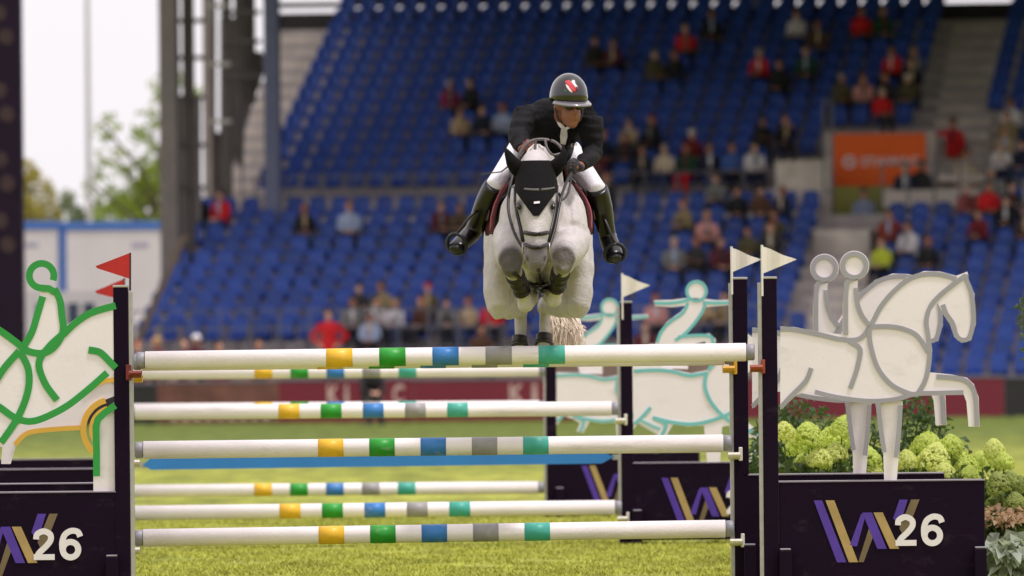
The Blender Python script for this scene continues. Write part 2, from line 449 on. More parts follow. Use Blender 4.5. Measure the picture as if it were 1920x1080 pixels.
        fs += [(0, 2, 3, 1)]
        mb.add(vv, fs); mb.build('cloth', M_f, f)
        MB().tube([T(-1.5, -3, 0.003), T(-1.5, fh + 42, 0.003)], 0.0075, 8).build('stick', mat('stick_white', srgb(225, 220, 214), 0.4) if flagcol == 'white' else mat('stick_dark', srgb(60, 20, 24), 0.5), f)
    return root

# dressage horse panel (traced at A)
DR_OUT = [(1463, 768), (1473, 760), (1493, 741), (1508, 735), (1527, 736), (1573, 749), (1627, 757), (1673, 755), (1700, 745), (1733, 741), (1807, 740), (1812, 753), (1816, 800), (1837, 800),
          (1835, 745), (1826, 720), (1813, 708), (1783, 702), (1744, 698), (1748, 657), (1745, 633), (1741, 607), (1745, 583), (1758, 568), (1770, 592), (1781, 608), (1789, 632), (1803, 643),
          (1821, 638), (1830, 607), (1827, 550), (1817, 530), (1814, 509), (1793, 517), (1763, 509), (1733, 508), (1700, 520), (1667, 547), (1643, 578), (1626, 602), (1614, 585), (1608, 557),
          (1608, 537), (1609, 520), (1590, 520), (1583, 530), (1580, 573), (1580, 627), (1540, 623), (1490, 613), (1463, 612)]
DR_HEAD = circle(1602, 498, 28)
DR_LEG = [(1640, 752), (1649, 800), (1656, 850), (1658, 905), (1681, 905), (1685, 860), (1691, 795), (1693, 752)]
DR_LINES = [([(1463, 617), (1490, 618), (1540, 628), (1575, 636), (1605, 637), (1622, 626), (1638, 600), (1652, 574), (1676, 546), (1705, 523), (1735, 514), (1765, 515), (1793, 523)], False),
            ([(1812, 514), (1812, 524), (1821, 548), (1825, 580), (1825, 605), (1817, 633), (1803, 637), (1793, 628), (1786, 606), (1774, 588), (1768, 571)], False),
            ([(1811, 516), (1785, 535), (1760, 556), (1744, 576), (1737, 602), (1741, 635), (1743, 670), (1736, 710), (1719, 741)], False),
            ([(1628, 613), (1665, 612), (1695, 617), (1720, 630), (1740, 660)], False),
            ([(1629, 616), (1633, 650), (1646, 690), (1670, 720), (1700, 736), (1722, 741)], False),
            ([(1592, 640), (1609, 650), (1613, 662), (1606, 695), (1594, 728)], False),
            ([(1521, 690), (1511, 714), (1482, 744), (1464, 764)], False),
            ([(1528, 735), (1570, 745), (1628, 752), (1678, 749), (1715, 739), (1760, 737), (1806, 736)], False),
            ([(1756, 706), (1800, 710), (1820, 722), (1829, 745), (1832, 798)], False),
            ([(1586, 627), (1586, 560), (1589, 530), (1602, 522)], False),
            ([(1605, 540), (1608, 570), (1617, 593), (1630, 610)], False),
            ([(1646, 756), (1651, 800), (1658, 848)], False), ([(1688, 760), (1686, 800), (1680, 858)], False)]
M_lgrey = mat('line_grey', srgb(154, 151, 158), 0.5, 0.05)
def dressage(kx):
    def f(root, o, d):
        horse_panel(root, o, d, kx, [(DR_OUT, 0.005), (DR_HEAD, 0.005), (DR_LEG, 0.026)], DR_LINES + [(circle(1602, 498, 22, 24), True)], M_lgrey, 8.8, 'painted_line')
    return f
idk = lambda x, y: (x, y)
kB = lambda x, y: (1380 + (x - 1432) * 0.975, 659 + (y - 660) * 0.975 + 2)
wing('right', 'A', 'nearest purple wing with full W26 emblem and grey dressage horse panel', 'white triangular flag on the rightmost purple post',
     (1461, 1846), 903, 1447, 523, (1430, 462, 63, 51), (1340 + 590 / 3.176, 740 + 630 / 3.176), dressage(idk))
wing('right', 'B', 'purple wing directly behind the rightmost wing, its grey horse panel half hidden', 'white triangular flag touching the flag of the rightmost post',
     (1395, 1771), 890, 1392, 524, (1373, 465, 54, 45), (1480, 935), dressage(kB))
# vaulting panel (traced at C)
VA_BODY = [(1188, 688), (1250, 690), (1296, 700), (1325, 694), (1345, 670), (1372, 640), (1400, 625), (1424, 640), (1446, 675), (1440, 690), (1418, 682), (1402, 700), (1396, 740), (1378, 772), (1436, 820), (1412, 868), (1404, 866), (1415, 826), (1366, 798),
           (1354, 800), (1350, 868), (1326, 868), (1320, 798), (1290, 800), (1262, 796), (1247, 820), (1233, 818), (1240, 800), (1224, 790), (1205, 784), (1188, 805)]
VA_RIDER = [(1228, 645), (1236, 622), (1252, 602), (1276, 585), (1286, 573), (1260, 576), (1228, 574), (1226, 563), (1262, 562), (1292, 558), (1318, 560), (1345, 563), (1392, 561), (1392, 570), (1345, 574), (1322, 576), (1314, 592), (1298, 614), (1280, 632), (1330, 625), (1342, 636), (1341, 660), (1329, 660), (1322, 640), (1290, 648), (1290, 692), (1240, 690)]
VA_LINES = [([(1188, 696), (1230, 694), (1262, 697), (1292, 704), (1322, 700)], False), ([(1190, 795), (1204, 782), (1220, 764)], False),
            ([(1224, 783), (1262, 792), (1300, 795), (1335, 788), (1362, 778), (1380, 768)], False), ([(1224, 783), (1248, 796), (1240, 818)], False),
            ([(1325, 697), (1322, 725), (1334, 755), (1362, 785), (1400, 806), (1432, 822), (1412, 862)], False), ([(1328, 694), (1350, 668), (1376, 642), (1402, 630)], False),
            ([(1232, 642), (1240, 622), (1256, 604), (1280, 587), (1290, 568)], False), ([(1266, 638), (1284, 626), (1302, 606), (1316, 586), (1322, 571)], False),
            ([(1227, 568), (1262, 568), (1292, 562)], False), ([(1318, 567), (1345, 568), (1391, 566)], False), ([(1272, 632), (1300, 629), (1330, 630), (1337, 640), (1336, 660)], False)]
M_lteal = mat('line_teal', srgb(112, 186, 188), 0.5, 0.05)
def vault(kx):
    def f(root, o, d):
        horse_panel(root, o, d, kx, [(VA_BODY, 0.005), (VA_RIDER, 0.03), (circle(1306, 546, 21), 0.03)], [(l, c) for l, c in VA_LINES[:6]], M_lteal, 6.5, 'painted_line')
        T = lambda x, y, t: P(*kx(x, y), d + t) - o
        for i, pts in enumerate([l for l, c in VA_LINES[6:]] + [None]):
            mb = MB(); t0 = 0.0275 - 0.0004 * i
            if pts: ribbon(mb, smooth_line(pts, 6), 6.0, T, t0, 0.0295)
            else: ribbon(mb, circle(1306, 546, 18, 24), 5.5, T, t0, 0.0295, True)
            mb.build('painted_line', M_lteal, root)
    return f
wing('right', 'C', 'purple wing behind the double posts with turquoise vaulting panel and cropped W2', 'single white triangular flag right beside the horse',
     (1186, 1500), 868, 1178, 568, (1168, 515, 50, 42), (1240, 896), vault(idk))
kD = lambda x, y: (1035 + (x - 1178) * 0.83, 659 + (y - 660) * 0.72)
kD = lambda x, y: (1035 + (x - 1178) * 0.845, 662 + (y - 660) * 0.855 + 12)
wing('right', 'D', 'farthest right-hand purple wing with cropped W and turquoise panel behind the plank', 'white flag on the farthest post, mostly behind the horse',
     (1042, 1312), 849, 1036, 610, None, (1090, 873), vault(kD))
# green jumping horse panel (left, A)
GJ_BODY = [(217, 568), (172, 579), (140, 598), (120, 614), (116, 580), (108, 555), (98, 540), (76, 546), (70, 580), (58, 618), (42, 646), (28, 636), (0, 616), (-40, 592), (-90, 588), (-150, 612), (-200, 668), (-214, 706), (-186, 716), (-140, 690), (-96, 712), (-84, 760),
           (-70, 800), (-120, 850), (-100, 862), (-40, 830), (4, 838), (40, 794), (66, 796), (118, 772), (201, 708), (217, 697)]
GJ_LEG = [(175, 924), (175, 792), (196, 772), (216, 752), (217, 924)]
GJ_LINES = [([(217, 573), (172, 586), (142, 605), (118, 628)], False), ([(102, 541), (112, 562), (116, 590), (118, 622), (102, 650), (80, 662), (52, 658), (28, 640), (0, 620), (-40, 597), (-90, 594), (-150, 618), (-196, 668)], False),
            ([(80, 556), (70, 590), (60, 622), (44, 650)], False), ([(118, 626), (92, 650), (73, 680), (84, 718), (107, 750)], False), ([(166, 656), (186, 660), (200, 672), (217, 690)], False),
            ([(201, 699), (160, 735), (118, 766), (66, 789), (32, 785), (0, 764), (-40, 738)], False), ([(36, 658), (53, 692), (52, 735), (32, 785), (2, 830)], False), ([(36, 658), (8, 690), (-20, 730), (-60, 760)], False),
            ([(216, 760), (192, 778), (181, 796), (181, 850), (181, 893)], False)]
M_lgreen = mat('line_green', srgb(36, 146, 58), 0.5, 0.05)
def jumping(root, o, d):
    horse_panel(root, o, d, idk, [(GJ_BODY, 0.005), (GJ_LEG, 0.026)], GJ_LINES, M_lgreen, 13.0, 'painted_line')
    T = lambda x, y, t: P(x, y, d + t) - o
    mb = MB(); ribbon(mb, circle(78, 517, 23, 26, 22, -272) + [(92, 541), (103, 548)], 13, T, -0.004, 0.018); mb.build('painted_line', M_lgreen, root)
wing('left', 'A', 'nearest left purple wing with green jumping horse panel and W26', 'larger dark red triangular flag on the leftmost post',
     (-165, 219), 925, 230, 539, None, (-90, 965), jumping)
DV_BODY = [(-160, 690), (217, 690), (217, 742), (190, 752), (160, 790), (148, 802), (50, 810), (30, 836), (20, 870), (2, 870), (6, 820), (-60, 800), (-120, 760)]
DV_LINES = [([(150, 802), (100, 805), (52, 812), (28, 834)], False), ([(217, 712), (190, 716), (160, 732)], False)]
M_lyel = mat('line_yellow', srgb(228, 178, 70), 0.5, 0.05)
def driving(root, o, d):
    horse_panel(root, o, d, idk, [(DV_BODY, 0.012)], DV_LINES, M_lyel, 9.0, 'painted_line')
    T = lambda x, y, t: P(x, y, d + t) - o
    mb = MB(); ribbon(mb, circle(212, 805, 56, 24, 98, 262), 11, T, 0.0, 0.03); mb.build('wheel_ring', M_lyel, root)
    mb = MB(); ribbon(mb, circle(212, 805, 42, 24, 98, 262), 6, T, 0.0, 0.03); mb.build('wheel_ring', M_lyel, root)
wing('left', 'B', 'left purple wing with yellow driving panel just behind the green one', None, (-160, 219), 909, 231, 541, None, None, driving)
wing('left', 'C', 'left purple wing showing only a dark box top, third in line', None, (-90, 219), 881, 230, 575, None, None)
wing('left', 'D', 'farthest left purple wing, topmost dark strip under the green horse panel', None, (-70, 200), 862, 229, 640, None, None)
def red_flag(d, pts, label, xs, y0, y1):
    o = P(pts[0][0], pts[0][1], d); f = empty('flag', o); tag(f, label, 'flag', 'small triangular flags on the posts')
    MB().prism(pts, TPO(d, o), -0.004, 0.004).build('cloth', mat('flag_red', srgb(176, 26, 22), 0.6, 0.1, 8), f)
    MB().tube([P(xs, y0, d) - o, P(xs, y1, d) - o], 0.006, 8).build('stick', mat('stick_dark', srgb(60, 20, 24), 0.5), f)
red_flag(DA + 0.04, [(244, 474), (179, 499), (182, 503), (244, 523)], 'larger dark red triangular flag on the leftmost post', 244, 474, 545)
red_flag(DC + 0.04, [(232, 523), (178, 546), (181, 550), (232, 563)], 'smaller bright red triangular flag below the larger red one', 233, 521, 585)
# jump cups
def cup(key, x, y, s, col, label):
    d = FENCE[key]; o = P(x, y, d); c = empty('jump_cup', o); tag(c, label, 'jump cup', 'coloured cups under the pole ends')
    m = mat('cup_' + col, dict(red=srgb(150, 62, 34), yellow=srgb(214, 158, 36), dark=srgb(120, 34, 30), white=srgb(220, 214, 200), blue=srgb(60, 90, 140))[col], 0.45, 0.1, 20)
    mb = MB(); n = 8
    arc = [(-0.055 * math.cos(math.pi * i / n), 0.0 - 0.03 * math.sin(math.pi * i / n)) for i in range(n + 1)]
    vs_, fs = [], []
    for (yy, zz) in arc:
        for xx in (-0.035, 0.035):
            vs_ += [Vector((xx, yy, zz)), Vector((xx, yy * 1.15, zz - 0.012))]
    for i in range(n):
        a, b = 4 * i, 4 * i + 4
        fs += [(a, a + 2, b + 2, b), (a + 1, b + 1, b + 3, a + 3), (a, b, b + 1, a + 1), (a + 2, a + 3, b + 3, b + 2)]
    fs += [(0, 1, 3, 2), (4 * n, 4 * n + 2, 4 * n + 3, 4 * n + 1)]
    mb.add(vs_, fs); mb.build('cradle', m, c)
    MB().box(s * 0.028, s * 0.05, -0.02, 0.05, -0.05, 0.03, 0.004).build('plate', m, c)
    MB().tube([(s * 0.03, -0.04, -0.02), (s * 0.03, 0.1, -0.02)], 0.008).build('pin', M_alu, c)
cup('A', 1418, 684, 1, 'red', 'rust red cup holding the right end of the topmost pole')
cup('B', 1366, 686, 1, 'yellow', 'yellow cup at the right end of the thin strip of pole')
cup('A', 254, 695, -1, 'dark', 'dark red cup holding the left end of the topmost pole')
cup('B', 256, 704, -1, 'yellow', 'yellow cup at the left, below the dark red cup')
cup('B', 1376, 848, 1, 'white', 'white cup at the right end of the pole above the blue plank')
cup('B', 252, 862, -1, 'white', 'white cup at the left end of the pole above the blue plank')
cup('B', 1380, 1010, 1, 'white', 'white cup at the right end of the lowest pole')
cup('B', 252, 1026, -1, 'white', 'white cup at the left end of the lowest pole')
cup('C', 1163, 784, 1, 'white', 'white cup at the right end of the pole over the red boards')
cup('C', 1167, 968, 1, 'white', 'white cup at the right end of the second pole from the grass')

# ------------------------------------------------------------------ the grandstand
TH = R(8.5)
U, W = Vector((math.cos(TH), -math.sin(TH), 0)), Vector((math.sin(TH), math.cos(TH), 0))
O0 = Vector((0, 186.0, 0))
def S(u, w_, z): return O0 + U * u + W * w_ + Vector((0, 0, z))
def solve_u(px, w_, z):
    u = 0.0
    for _ in range(6):
        a = proj(S(u, w_, z))[0]; b = proj(S(u + 0.1, w_, z))[0]
        u += (px - a) / ((b - a) / 0.1)
    return u
ROWS = [(0.8 * r, 0.8, 1.35 + 0.30 * r, 0.30, 'low') for r in range(10)] + [(9.4 + 0.85 * k, 0.85, 4.75 + 0.33 * k, 0.33, 'up') for k in range(14)] + [(-0.8 * r, 0.8, 1.35 - 0.30 * r, 0.30, 'front') for r in (1, 2, 3)]
def row_y(r, x=960):
    w_, dp, z, _, _ = ROWS[r]
    return proj(S(solve_u(x, w_, z + 0.5), w_ + 0.4, z + 0.55))[1]
M_conc = mat('concrete', srgb(196, 186, 183), 0.9, 0.18, 1.5, 0.25, 30)
M_concd = mat('concrete_stair', srgb(226, 214, 202), 0.9, 0.2, 2.0, 0.25, 30)
M_steel = mat('steel_grey', srgb(128, 120, 116), 0.5, 0.12, 3, metal=0.2)
M_steeld = mat('steel_dark', srgb(104, 96, 92), 0.55, 0.15, 3)
M_steelb = mat('steel_blue', srgb(112, 118, 150), 0.5, 0.1, 3)
M_dark = mat('cladding_dark', srgb(52, 46, 46), 0.7, 0.15, 2)
stand = empty('grandstand', O0, -TH)
tag(stand, 'large covered grandstand with rows of blue seats and concrete stairs behind the arena', 'grandstand')
def sbox(u0, u1, w0, w1, z0, z1, name, m, parent=None, bev=0.0):
    return MB().box(u0, u1, w0, w1, z0, z1, bev).build(name, m, parent or stand)
UR = solve_u(2150, 4, 3)
def low_left(y): return 262 + (640 - y) * 0.48 if y > 425 else 365 + (425 - y) * 0.15
def up_left(y): return 480 + (372 - y) * 0.377
def stair_left(y): return 372 + (400 - y) * 0.40
for r, (w_, dp, z, rise, tier) in enumerate(ROWS):
    y = row_y(r)
    xl = low_left(y) - 16 if tier == 'low' else (1588 if tier == 'front' else stair_left(y))
    ul = solve_u(xl, w_ + 0.4, z + 0.3)
    # entrance cut into the rows around the orange sign
    cuts = None
    if tier == 'up' and r - 10 <= 3:
        cuts = (solve_u(1462 if r - 10 < 2 else 1556, w_, z), solve_u(1845 if r - 10 < 2 else 1740, w_, z))
    if tier == 'low' and r >= 8:
        cuts = (solve_u(1545, w_, z), solve_u(1648, w_, z))
    zb = z - rise - 0.05
    segs = [(ul, UR)] if not cuts else [(ul, cuts[0]), (cuts[1], UR)]
    for a, b in segs:
        sbox(a, b, w_, w_ + dp + 0.1, zb, z, 'terrace_step', M_conc)
    # half steps on the stairs
    ss = []
    if tier == 'up':
        ss.append((stair_left(y) + 4, up_left(y) - 6))
        if r - 10 > 3: ss.append((1737 + (215 - y) * 0.2 + 12, 1852 + (215 - y) * 0.17))
        else: ss.append((1762, 1850))
    elif tier == 'low':
        ss.append((1508 + (600 - y) * 0.2, 1560 + (600 - y) * 0.25) if r < 8 else None)
        if r < 8: ss.append((1562 + (600 - y) * 0.25, 1632 + (600 - y) * 0.1))
    for q in ss:
        if not q: continue
        a, b = solve_u(q[0], w_, z), solve_u(q[1], w_, z)
        if b - a < 0.2: continue
        sbox(a, b, w_ - dp * 0.5, w_ - 0.003, z - rise + 0.003, z - rise / 2, 'stair_step', M_concd)
# walkway between the tiers and the low wall in front
u_l = solve_u(385, 8.5, 4.3)
sbox(u_l, UR, 8.1 + 0.05, 9.4 - 0.003, 3.7, 4.33, 'walkway', M_conc)
sbox(solve_u(250, -0.5, 1), solve_u(1586, -.3, 1), -0.35, -0.005, 0.0, 1.30, 'front_wall', mat('front_wall_paint', srgb(166, 140, 122), 0.85, 0.1, 2))
sbox(solve_u(1588, -2.6, .4), UR, -2.75, -2.41, 0.0, 0.42, 'front_wall', mat('front_wall_paint', srgb(166, 140, 122), 0.85, 0.1, 2))
# roof, back wall with the strip of daylight, columns
wt = ROWS[23][0] + 1.3; zt = ROWS[23][2]
ub0 = solve_u(520, wt, 9)
zs = P(1200, 8, 207).z
sbox(ub0, UR + 24, wt, wt + 0.2, 7.5, zs - 0.065, 'back_wall', M_dark)
sbox(ub0, UR + 24, wt, wt + 0.2, zs + 0.065, zs + 0.19, 'back_rail', M_dark)
sbox(ub0, solve_u(640, wt, 9), wt, wt + 0.2, zs + 0.36, 12.6, 'back_wall', M_dark)
sbox(solve_u(640, wt, 9), UR + 24, wt, wt + 0.2, zs + 0.19, 12.6, 'back_wall', M_dark)
for k in range(13):
    uu = ub0 + (UR + 24 - ub0) * k / 12
    sbox(uu - 0.05, uu + 0.05, wt - 0.06, wt - 0.004, 7.5, 12.6, 'back_post', M_steeld)
ur0 = solve_u(300, 6, 10)
sbox(ur0, UR + 24, -4.0, wt + 3, 12.6, 13.1, 'roof', mat('roof_sheet', srgb(48, 46, 48), 0.7, 0.1, 2))
sbox(ur0, UR + 24, -4.3, -4.02, 10.2, 13.1, 'added_sky_baffle', mat('roof_sheet', srgb(48, 46, 48)))  # unseen drop panel, added to cut sky light on the upper rows
for k in range(10):
    uu = ur0 + 0.3 + (UR + 23 - ur0) * k / 9
    sbox(uu - 0.1, uu + 0.1, -3.8, wt + 2.8, 12.1, 12.595, 'roof_beam', M_steel)
def column(x, hw, w_, z0, z1, name, m, dep=0.3):
    u = solve_u(x, w_, z0 + 2); s = F / S(u, w_, 0).y
    return sbox(u - hw / s, u + hw / s, w_, w_ + dep, z0, z1, name, m, bev=0.01)
column(510, 14, 7.3, 3.2, 12.1, 'blue_column', M_steelb)
# the open steel gable at the left end
column(319, 17, 4.5, 0.0, 12.1, 'column', M_steel, 0.4)
column(356, 10, 5.2, 0.0, 12.1, 'column', M_steeld, 0.25)
column(389, 8, 8.7, 4.35, 12.1, 'column', mat('steel_light', srgb(176, 164, 156), 0.5, 0.1, 3), 0.2)
column(425, 8, 8.2, 4.2, 12.1, 'column', M_steeld, 0.2)
column(446, 6, 8.4, 5.6, 12.1, 'column', M_steel, 0.2)
column(466, 10, 8.8, 7.0, 12.1, 'column', M_steeld, 0.2)
M_lite = mat('steel_pale', srgb(196, 190, 184), 0.5, 0.1, 3)
for yy in (8, 118, 226):
    a = solve_u(392, 4.85, 8); b = solve_u(434, 4.85, 8); z = P(410, yy, 191).z
    sbox(a, b, 4.7, 4.84, z - 0.045, z + 0.045, 'bracket', M_lite)
for yy in (35, 105, 180, 270, 350):
    a = solve_u(336, 5.0, 8); b = solve_u(384, 5.0, 8); z = P(360, yy, 191).z
    sbox(a, b, 5.06, 5.16, z - 0.05, z + 0.05, 'cross_bar', M_steeld)
for yy in (20, 75, 140):
    a = solve_u(412, 8.0, 8); b = solve_u(488, 8.0, 8); z = P(450, yy, 194).z
    sbox(a, b, 8.02, 8.14, z - 0.05, z + 0.05, 'cross_bar', M_steeld)
# dark side cladding under the stairs
M_clad = mat('cladding_grey', srgb(126, 118, 116), 0.7, 0.15, 2)
def clad(poly, w_, m, name):
    if m is M_dark: m = M_clad
    T = lambda x, y, t: Vector((solve_u(x, w_, CAMH + (YH - y) / 86.0), w_ + t, CAMH + (YH - y) / 86.0))
    MB().prism(poly, T, 0.0, 0.08).build(name, m, stand)
clad([(398, 405), (398, 232), (418, 232), (418, 120), (462, 120), (462, 78), (490, 78), (500, 100), (400, 405)], 9.0, M_dark, 'side_cladding')
clad([(336, 640), (336, 172), (376, 172), (376, 640)], 6.5, M_dark, 'side_cladding')
clad([(398, 0), (398, -60), (404, -60), (404, 250), (398, 250)], 7.0, M_steeld, 'side_cladding')
clad([(452, 420), (452, -60), (460, -60), (460, 130)], 9.2, M_dark, 'side_cladding')
clad([(412, 240), (412, 10), (442, 10), (442, 240)], 9.6, M_dark, 'side_cladding')
# stepped edge of the lower tier
clad([(248, 640), (340, 440), (352, 440), (262, 640)], -0.2, mat('edge_brown', srgb(120, 104, 90), 0.8, 0.2, 3), 'stair_edge')
# entrance: orange sign, passage, rails
z_s0, z_s1 = P(1650, 351, 197).z, P(1650, 253, 197).z
ua, ub = solve_u(1563, 10.6, 6), solve_u(1735, 10.6, 6)
sign = empty('advertising_sign', S(ua, 10.6, z_s0), -TH)
tag(sign, 'orange advertising banner with white ring symbol over the stand entrance', 'banner')
MB().box(0, ub - ua, 0, 0.08, 0, z_s1 - z_s0, 0.01).build('board', mat('sign_orange', srgb(255, 104, 6), 0.6, 0.06, 1), sign)
hh = z_s1 - z_s0; ww = ub - ua
me = text_mesh('STAWAG', 1.0, 0.02, 0.003); fit_text(me, ww * 0.30, ww * 0.93, hh * 0.37, hh * 0.56, -0.006); link('lettering', me, sign, M_logo_w)
mb = MB(); ribbon(mb, circle(ww * 0.17, hh * 0.465, 0.12, 20), 0.06, lambda x, z, t: Vector((x, t, z)), -0.008, -0.002, True); mb.build('ring_symbol', M_logo_w, sign)
MB().box(ww * 0.17 - 0.03, ww * 0.17 + 0.03, -0.008, -0.002, hh * 0.465 - 0.03, hh * 0.465 + 0.03).build('ring_dot', M_logo_w, sign)
sbox(ua - 0.2, ub + 0.2, 10.69, 11.2, 3.6, z_s1 + 0.02, 'entrance_wall', M_conc)
sbox(solve_u(1562, 10.5, 5), solve_u(1665, 10.5, 5), 10.52, 10.59, P(1600, 432, 196).z, z_s0 - 0.01, 'passage_wall', mat('lime_wall', srgb(176, 178, 96), 0.8, 0.08, 1))
sbox(solve_u(1666, 10.5, 5), solve_u(1740, 10.5, 5), 10.53, 10.6, 3.9, z_s0 - 0.01, 'passage_wall', mat('pale_wall', srgb(196, 186, 178), 0.8, 0.08, 1))
sbox(solve_u(1545, 8.2, 4), solve_u(1648, 8.2, 4), 6.2, 10.5, 3.4, P(1600, 434, 194).z, 'passage_floor', M_concd)
sbox(solve_u(1455, 9.2, 5), solve_u(1556, 9.2, 5), 9.2, 9.38, 3.9, P(1500, 302, 195).z, 'side_wall', M_concd)
sbox(solve_u(1740, 12.4, 6), solve_u(1850, 12.4, 6), 12.4, 12.8, 4.0, 5.9, 'landing', M_concd)
sbox(solve_u(1655, 8.6, 5), solve_u(1812, 8.6, 5), 8.55, 8.6, P(1720, 390, 194.5).z, P(1720, 358, 194.5).z, 'white_board', mat('board_white', srgb(214, 202, 192), 0.7, 0.05, 1))
sbox(solve_u(1425, 8.6, 5), solve_u(1512, 8.6, 5), 8.55, 8.6, P(1470, 385, 194.5).z, P(1470, 356, 194.5).z, 'white_board', mat('board_white', srgb(214, 202, 192), 0.7, 0.05, 1))
def railing(name_label, x0, x1, w_, z0, h, nposts, rails, m, balus=0, y0=0):
    a, b = solve_u(x0, w_, z0), solve_u(x1, w_, z0)
    rt = empty('railing', S(a, w_, z0), -TH); tag(rt, name_label, 'railing')
    for f in rails:
        MB().box(0, b - a, -0.02, 0.02, h * f - 0.018, h * f + 0.018, 0.006).build('rail', m, rt)
    for k in range(nposts + 1):
        x = (b - a) * k / nposts
        MB().box(x - 0.022, x + 0.022, -0.034, 0.004, 0, h, 0.006).build('rail_post', m, rt)
    if balus:
        pm_ = None
        for k in range(balus):
            x = (b - a) * (k + 0.5) / balus
            if pm_ is None: pm_ = MB().box(-0.012, 0.012, -0.012, 0.012, h * rails[-1] + 0.03, h * rails[0] - 0.03).mesh('baluster')
            link('baluster', pm_, rt, m, (x, 0, 0))
    return rt
M_rail = mat('rail_grey', srgb(112, 112, 124), 0.5, 0.1, 5, metal=0.2)
railing('grey steel railing along the front of the lower seats', 248, 1480, -0.18, 1.302, 1.02, 22, (1.0, 0.62, 0.2), M_rail, 0)
railing('grey steel railing along the front of the upper tier', 480, 1455, 9.3, 4.335, 1.0, 16, (1.0, 0.55), M_rail, 0)
railing('grey railing beside the stairs next to the orange banner', 1546, 1562, 9.0, 4.0, 2.9, 1, (1.0, 0.6, 0.3), M_rail, 0)
railing('railing along the walkway in front of the white board at right', 1655, 1850, 8.4, 4.335, 1.1, 4, (1.0,), M_rail, 0)

# ------------------------------------------------------------------ blue seats
M_seat = mat('seat_blue', srgb(32, 72, 162), 0.45, 0.18, 2.2, spec=0.5, rand=0.2)
M_seatp = mat('seat_bracket', srgb(110, 106, 110), 0.5, 0.1, 5)
def shell_mesh():
    nx, nz = 6, 5; vs_, fs = [], []
    for lay in (0, 1):
        for j in range(nz + 1):
            for i in range(nx + 1):
                x = -1 + 2 * i / nx; t = j / nz
                wdt = 0.192 * (1.0 - 0.10 * t ** 4)
                zz = 0.40 + 0.42 * t - 0.05 * (abs(x) ** 4) * t ** 2
                yy = 0.30 + 0.07 * t - 0.055 * x * x * (1 - 0.3 * t) + 0.03 * lay
                vs_.append((x * wdt, yy, zz))
    K = (nx + 1) * (nz + 1)
    for j in range(nz):
        for i in range(nx):
            a = j * (nx + 1) + i
            fs.append((a, a + 1, a + nx + 2, a + nx + 1)); fs.append((K + a, K + a + nx + 1, K + a + nx + 2, K + a + 1))
    ring = [i for i in range(nx + 1)] + [(j + 1) * (nx + 1) - 1 for j in range(1, nz + 1)] + [nz * (nx + 1) + i for i in range(nx - 1, -1, -1)] + [j * (nx + 1) for j in range(nz - 1, 0, -1)]
    for i in range(len(ring)):
        a, b = ring[i], ring[(i + 1) % len(ring)]
        fs.append((a, K + a, K + b, b))
    m = MB(); m.add(vs_, fs); return m
def pan_mesh():
    m = MB(); nx, ny = 5, 4; vs_, fs = [], []
    for lay in (0, 1):
        for j in range(ny + 1):
            for i in range(nx + 1):
                x = -1 + 2 * i / nx; t = j / ny
                vs_.append((x * 0.19, -0.09 + 0.38 * t, 0.42 + 0.03 * x * x - 0.05 * (1 - t) ** 4 - 0.02 * t - 0.03 * lay))
    K = (nx + 1) * (ny + 1)
    for j in range(ny):
        for i in range(nx):
            a = j * (nx + 1) + i
            fs.append((a, a + 1, a + nx + 2, a + nx + 1)); fs.append((K + a, K + a + nx + 1, K + a + nx + 2, K + a + 1))
    ring = [i for i in range(nx + 1)] + [(j + 1) * (nx + 1) - 1 for j in range(1, ny + 1)] + [ny * (nx + 1) + i for i in range(nx - 1, -1, -1)] + [j * (nx + 1) for j in range(ny - 1, 0, -1)]
    for i in range(len(ring)):
        a, b = ring[i], ring[(i + 1) % len(ring)]
        fs.append((a, K + a, K + b, b))
    m.add(vs_, fs); return m
SH, PN = shell_mesh(), pan_mesh()
BRK = MB().box(-0.03, 0.03, 0.20, 0.26, 0.0, 0.365)
me_sh, me_pn, me_bk = SH.mesh('backrest', True), PN.mesh('seat_pan', True), BRK.mesh('bracket')
seats = []
U_PHASE = solve_u(402, 0.4, 1.9)
for r, (w_, dp, z, rise, tier) in enumerate(ROWS):
    for j in range(-60, 80):
        u = U_PHASE + 0.5 * j
        p = S(u, w_ + 0.55, z + 0.6); x, y = proj(p)
        if x < -30 or x > 1960: continue
        if tier == 'low':
            ok = (low_left(y) < x < 1496 + (600 - y) * 0.2 and (r < 8 or x < 1525)) or (x > 1640 + (600 - y) * 0.12)
            if r >= 9 and 1640 < x < 1830: ok = False
            if r == 8 and x > 1640 and x < 1660: ok = False
        elif tier == 'front':
            ok = x > 1650
        else:
            k = r - 10
            ok = (up_left(y) < x < 1728 + (215 - y) * 0.2) or x > 1862 + (215 - y) * 0.17
            if k <= 1 and 1455 < x < 1860: ok = False
            if k in (2, 3) and 1550 < x < 1860: ok = False
        if ok: seats.append((p.y, r, u, w_, z, x, y))
seats.sort()
SEATLIST = {(s[1], round((s[2] - U_PHASE) / 0.5)) for s in seats}
rest = MB()
rot = Matrix.Rotation(-TH, 3, 'Z')
rest_v, rest_f, rb_v, rb_f = [], [], [], []
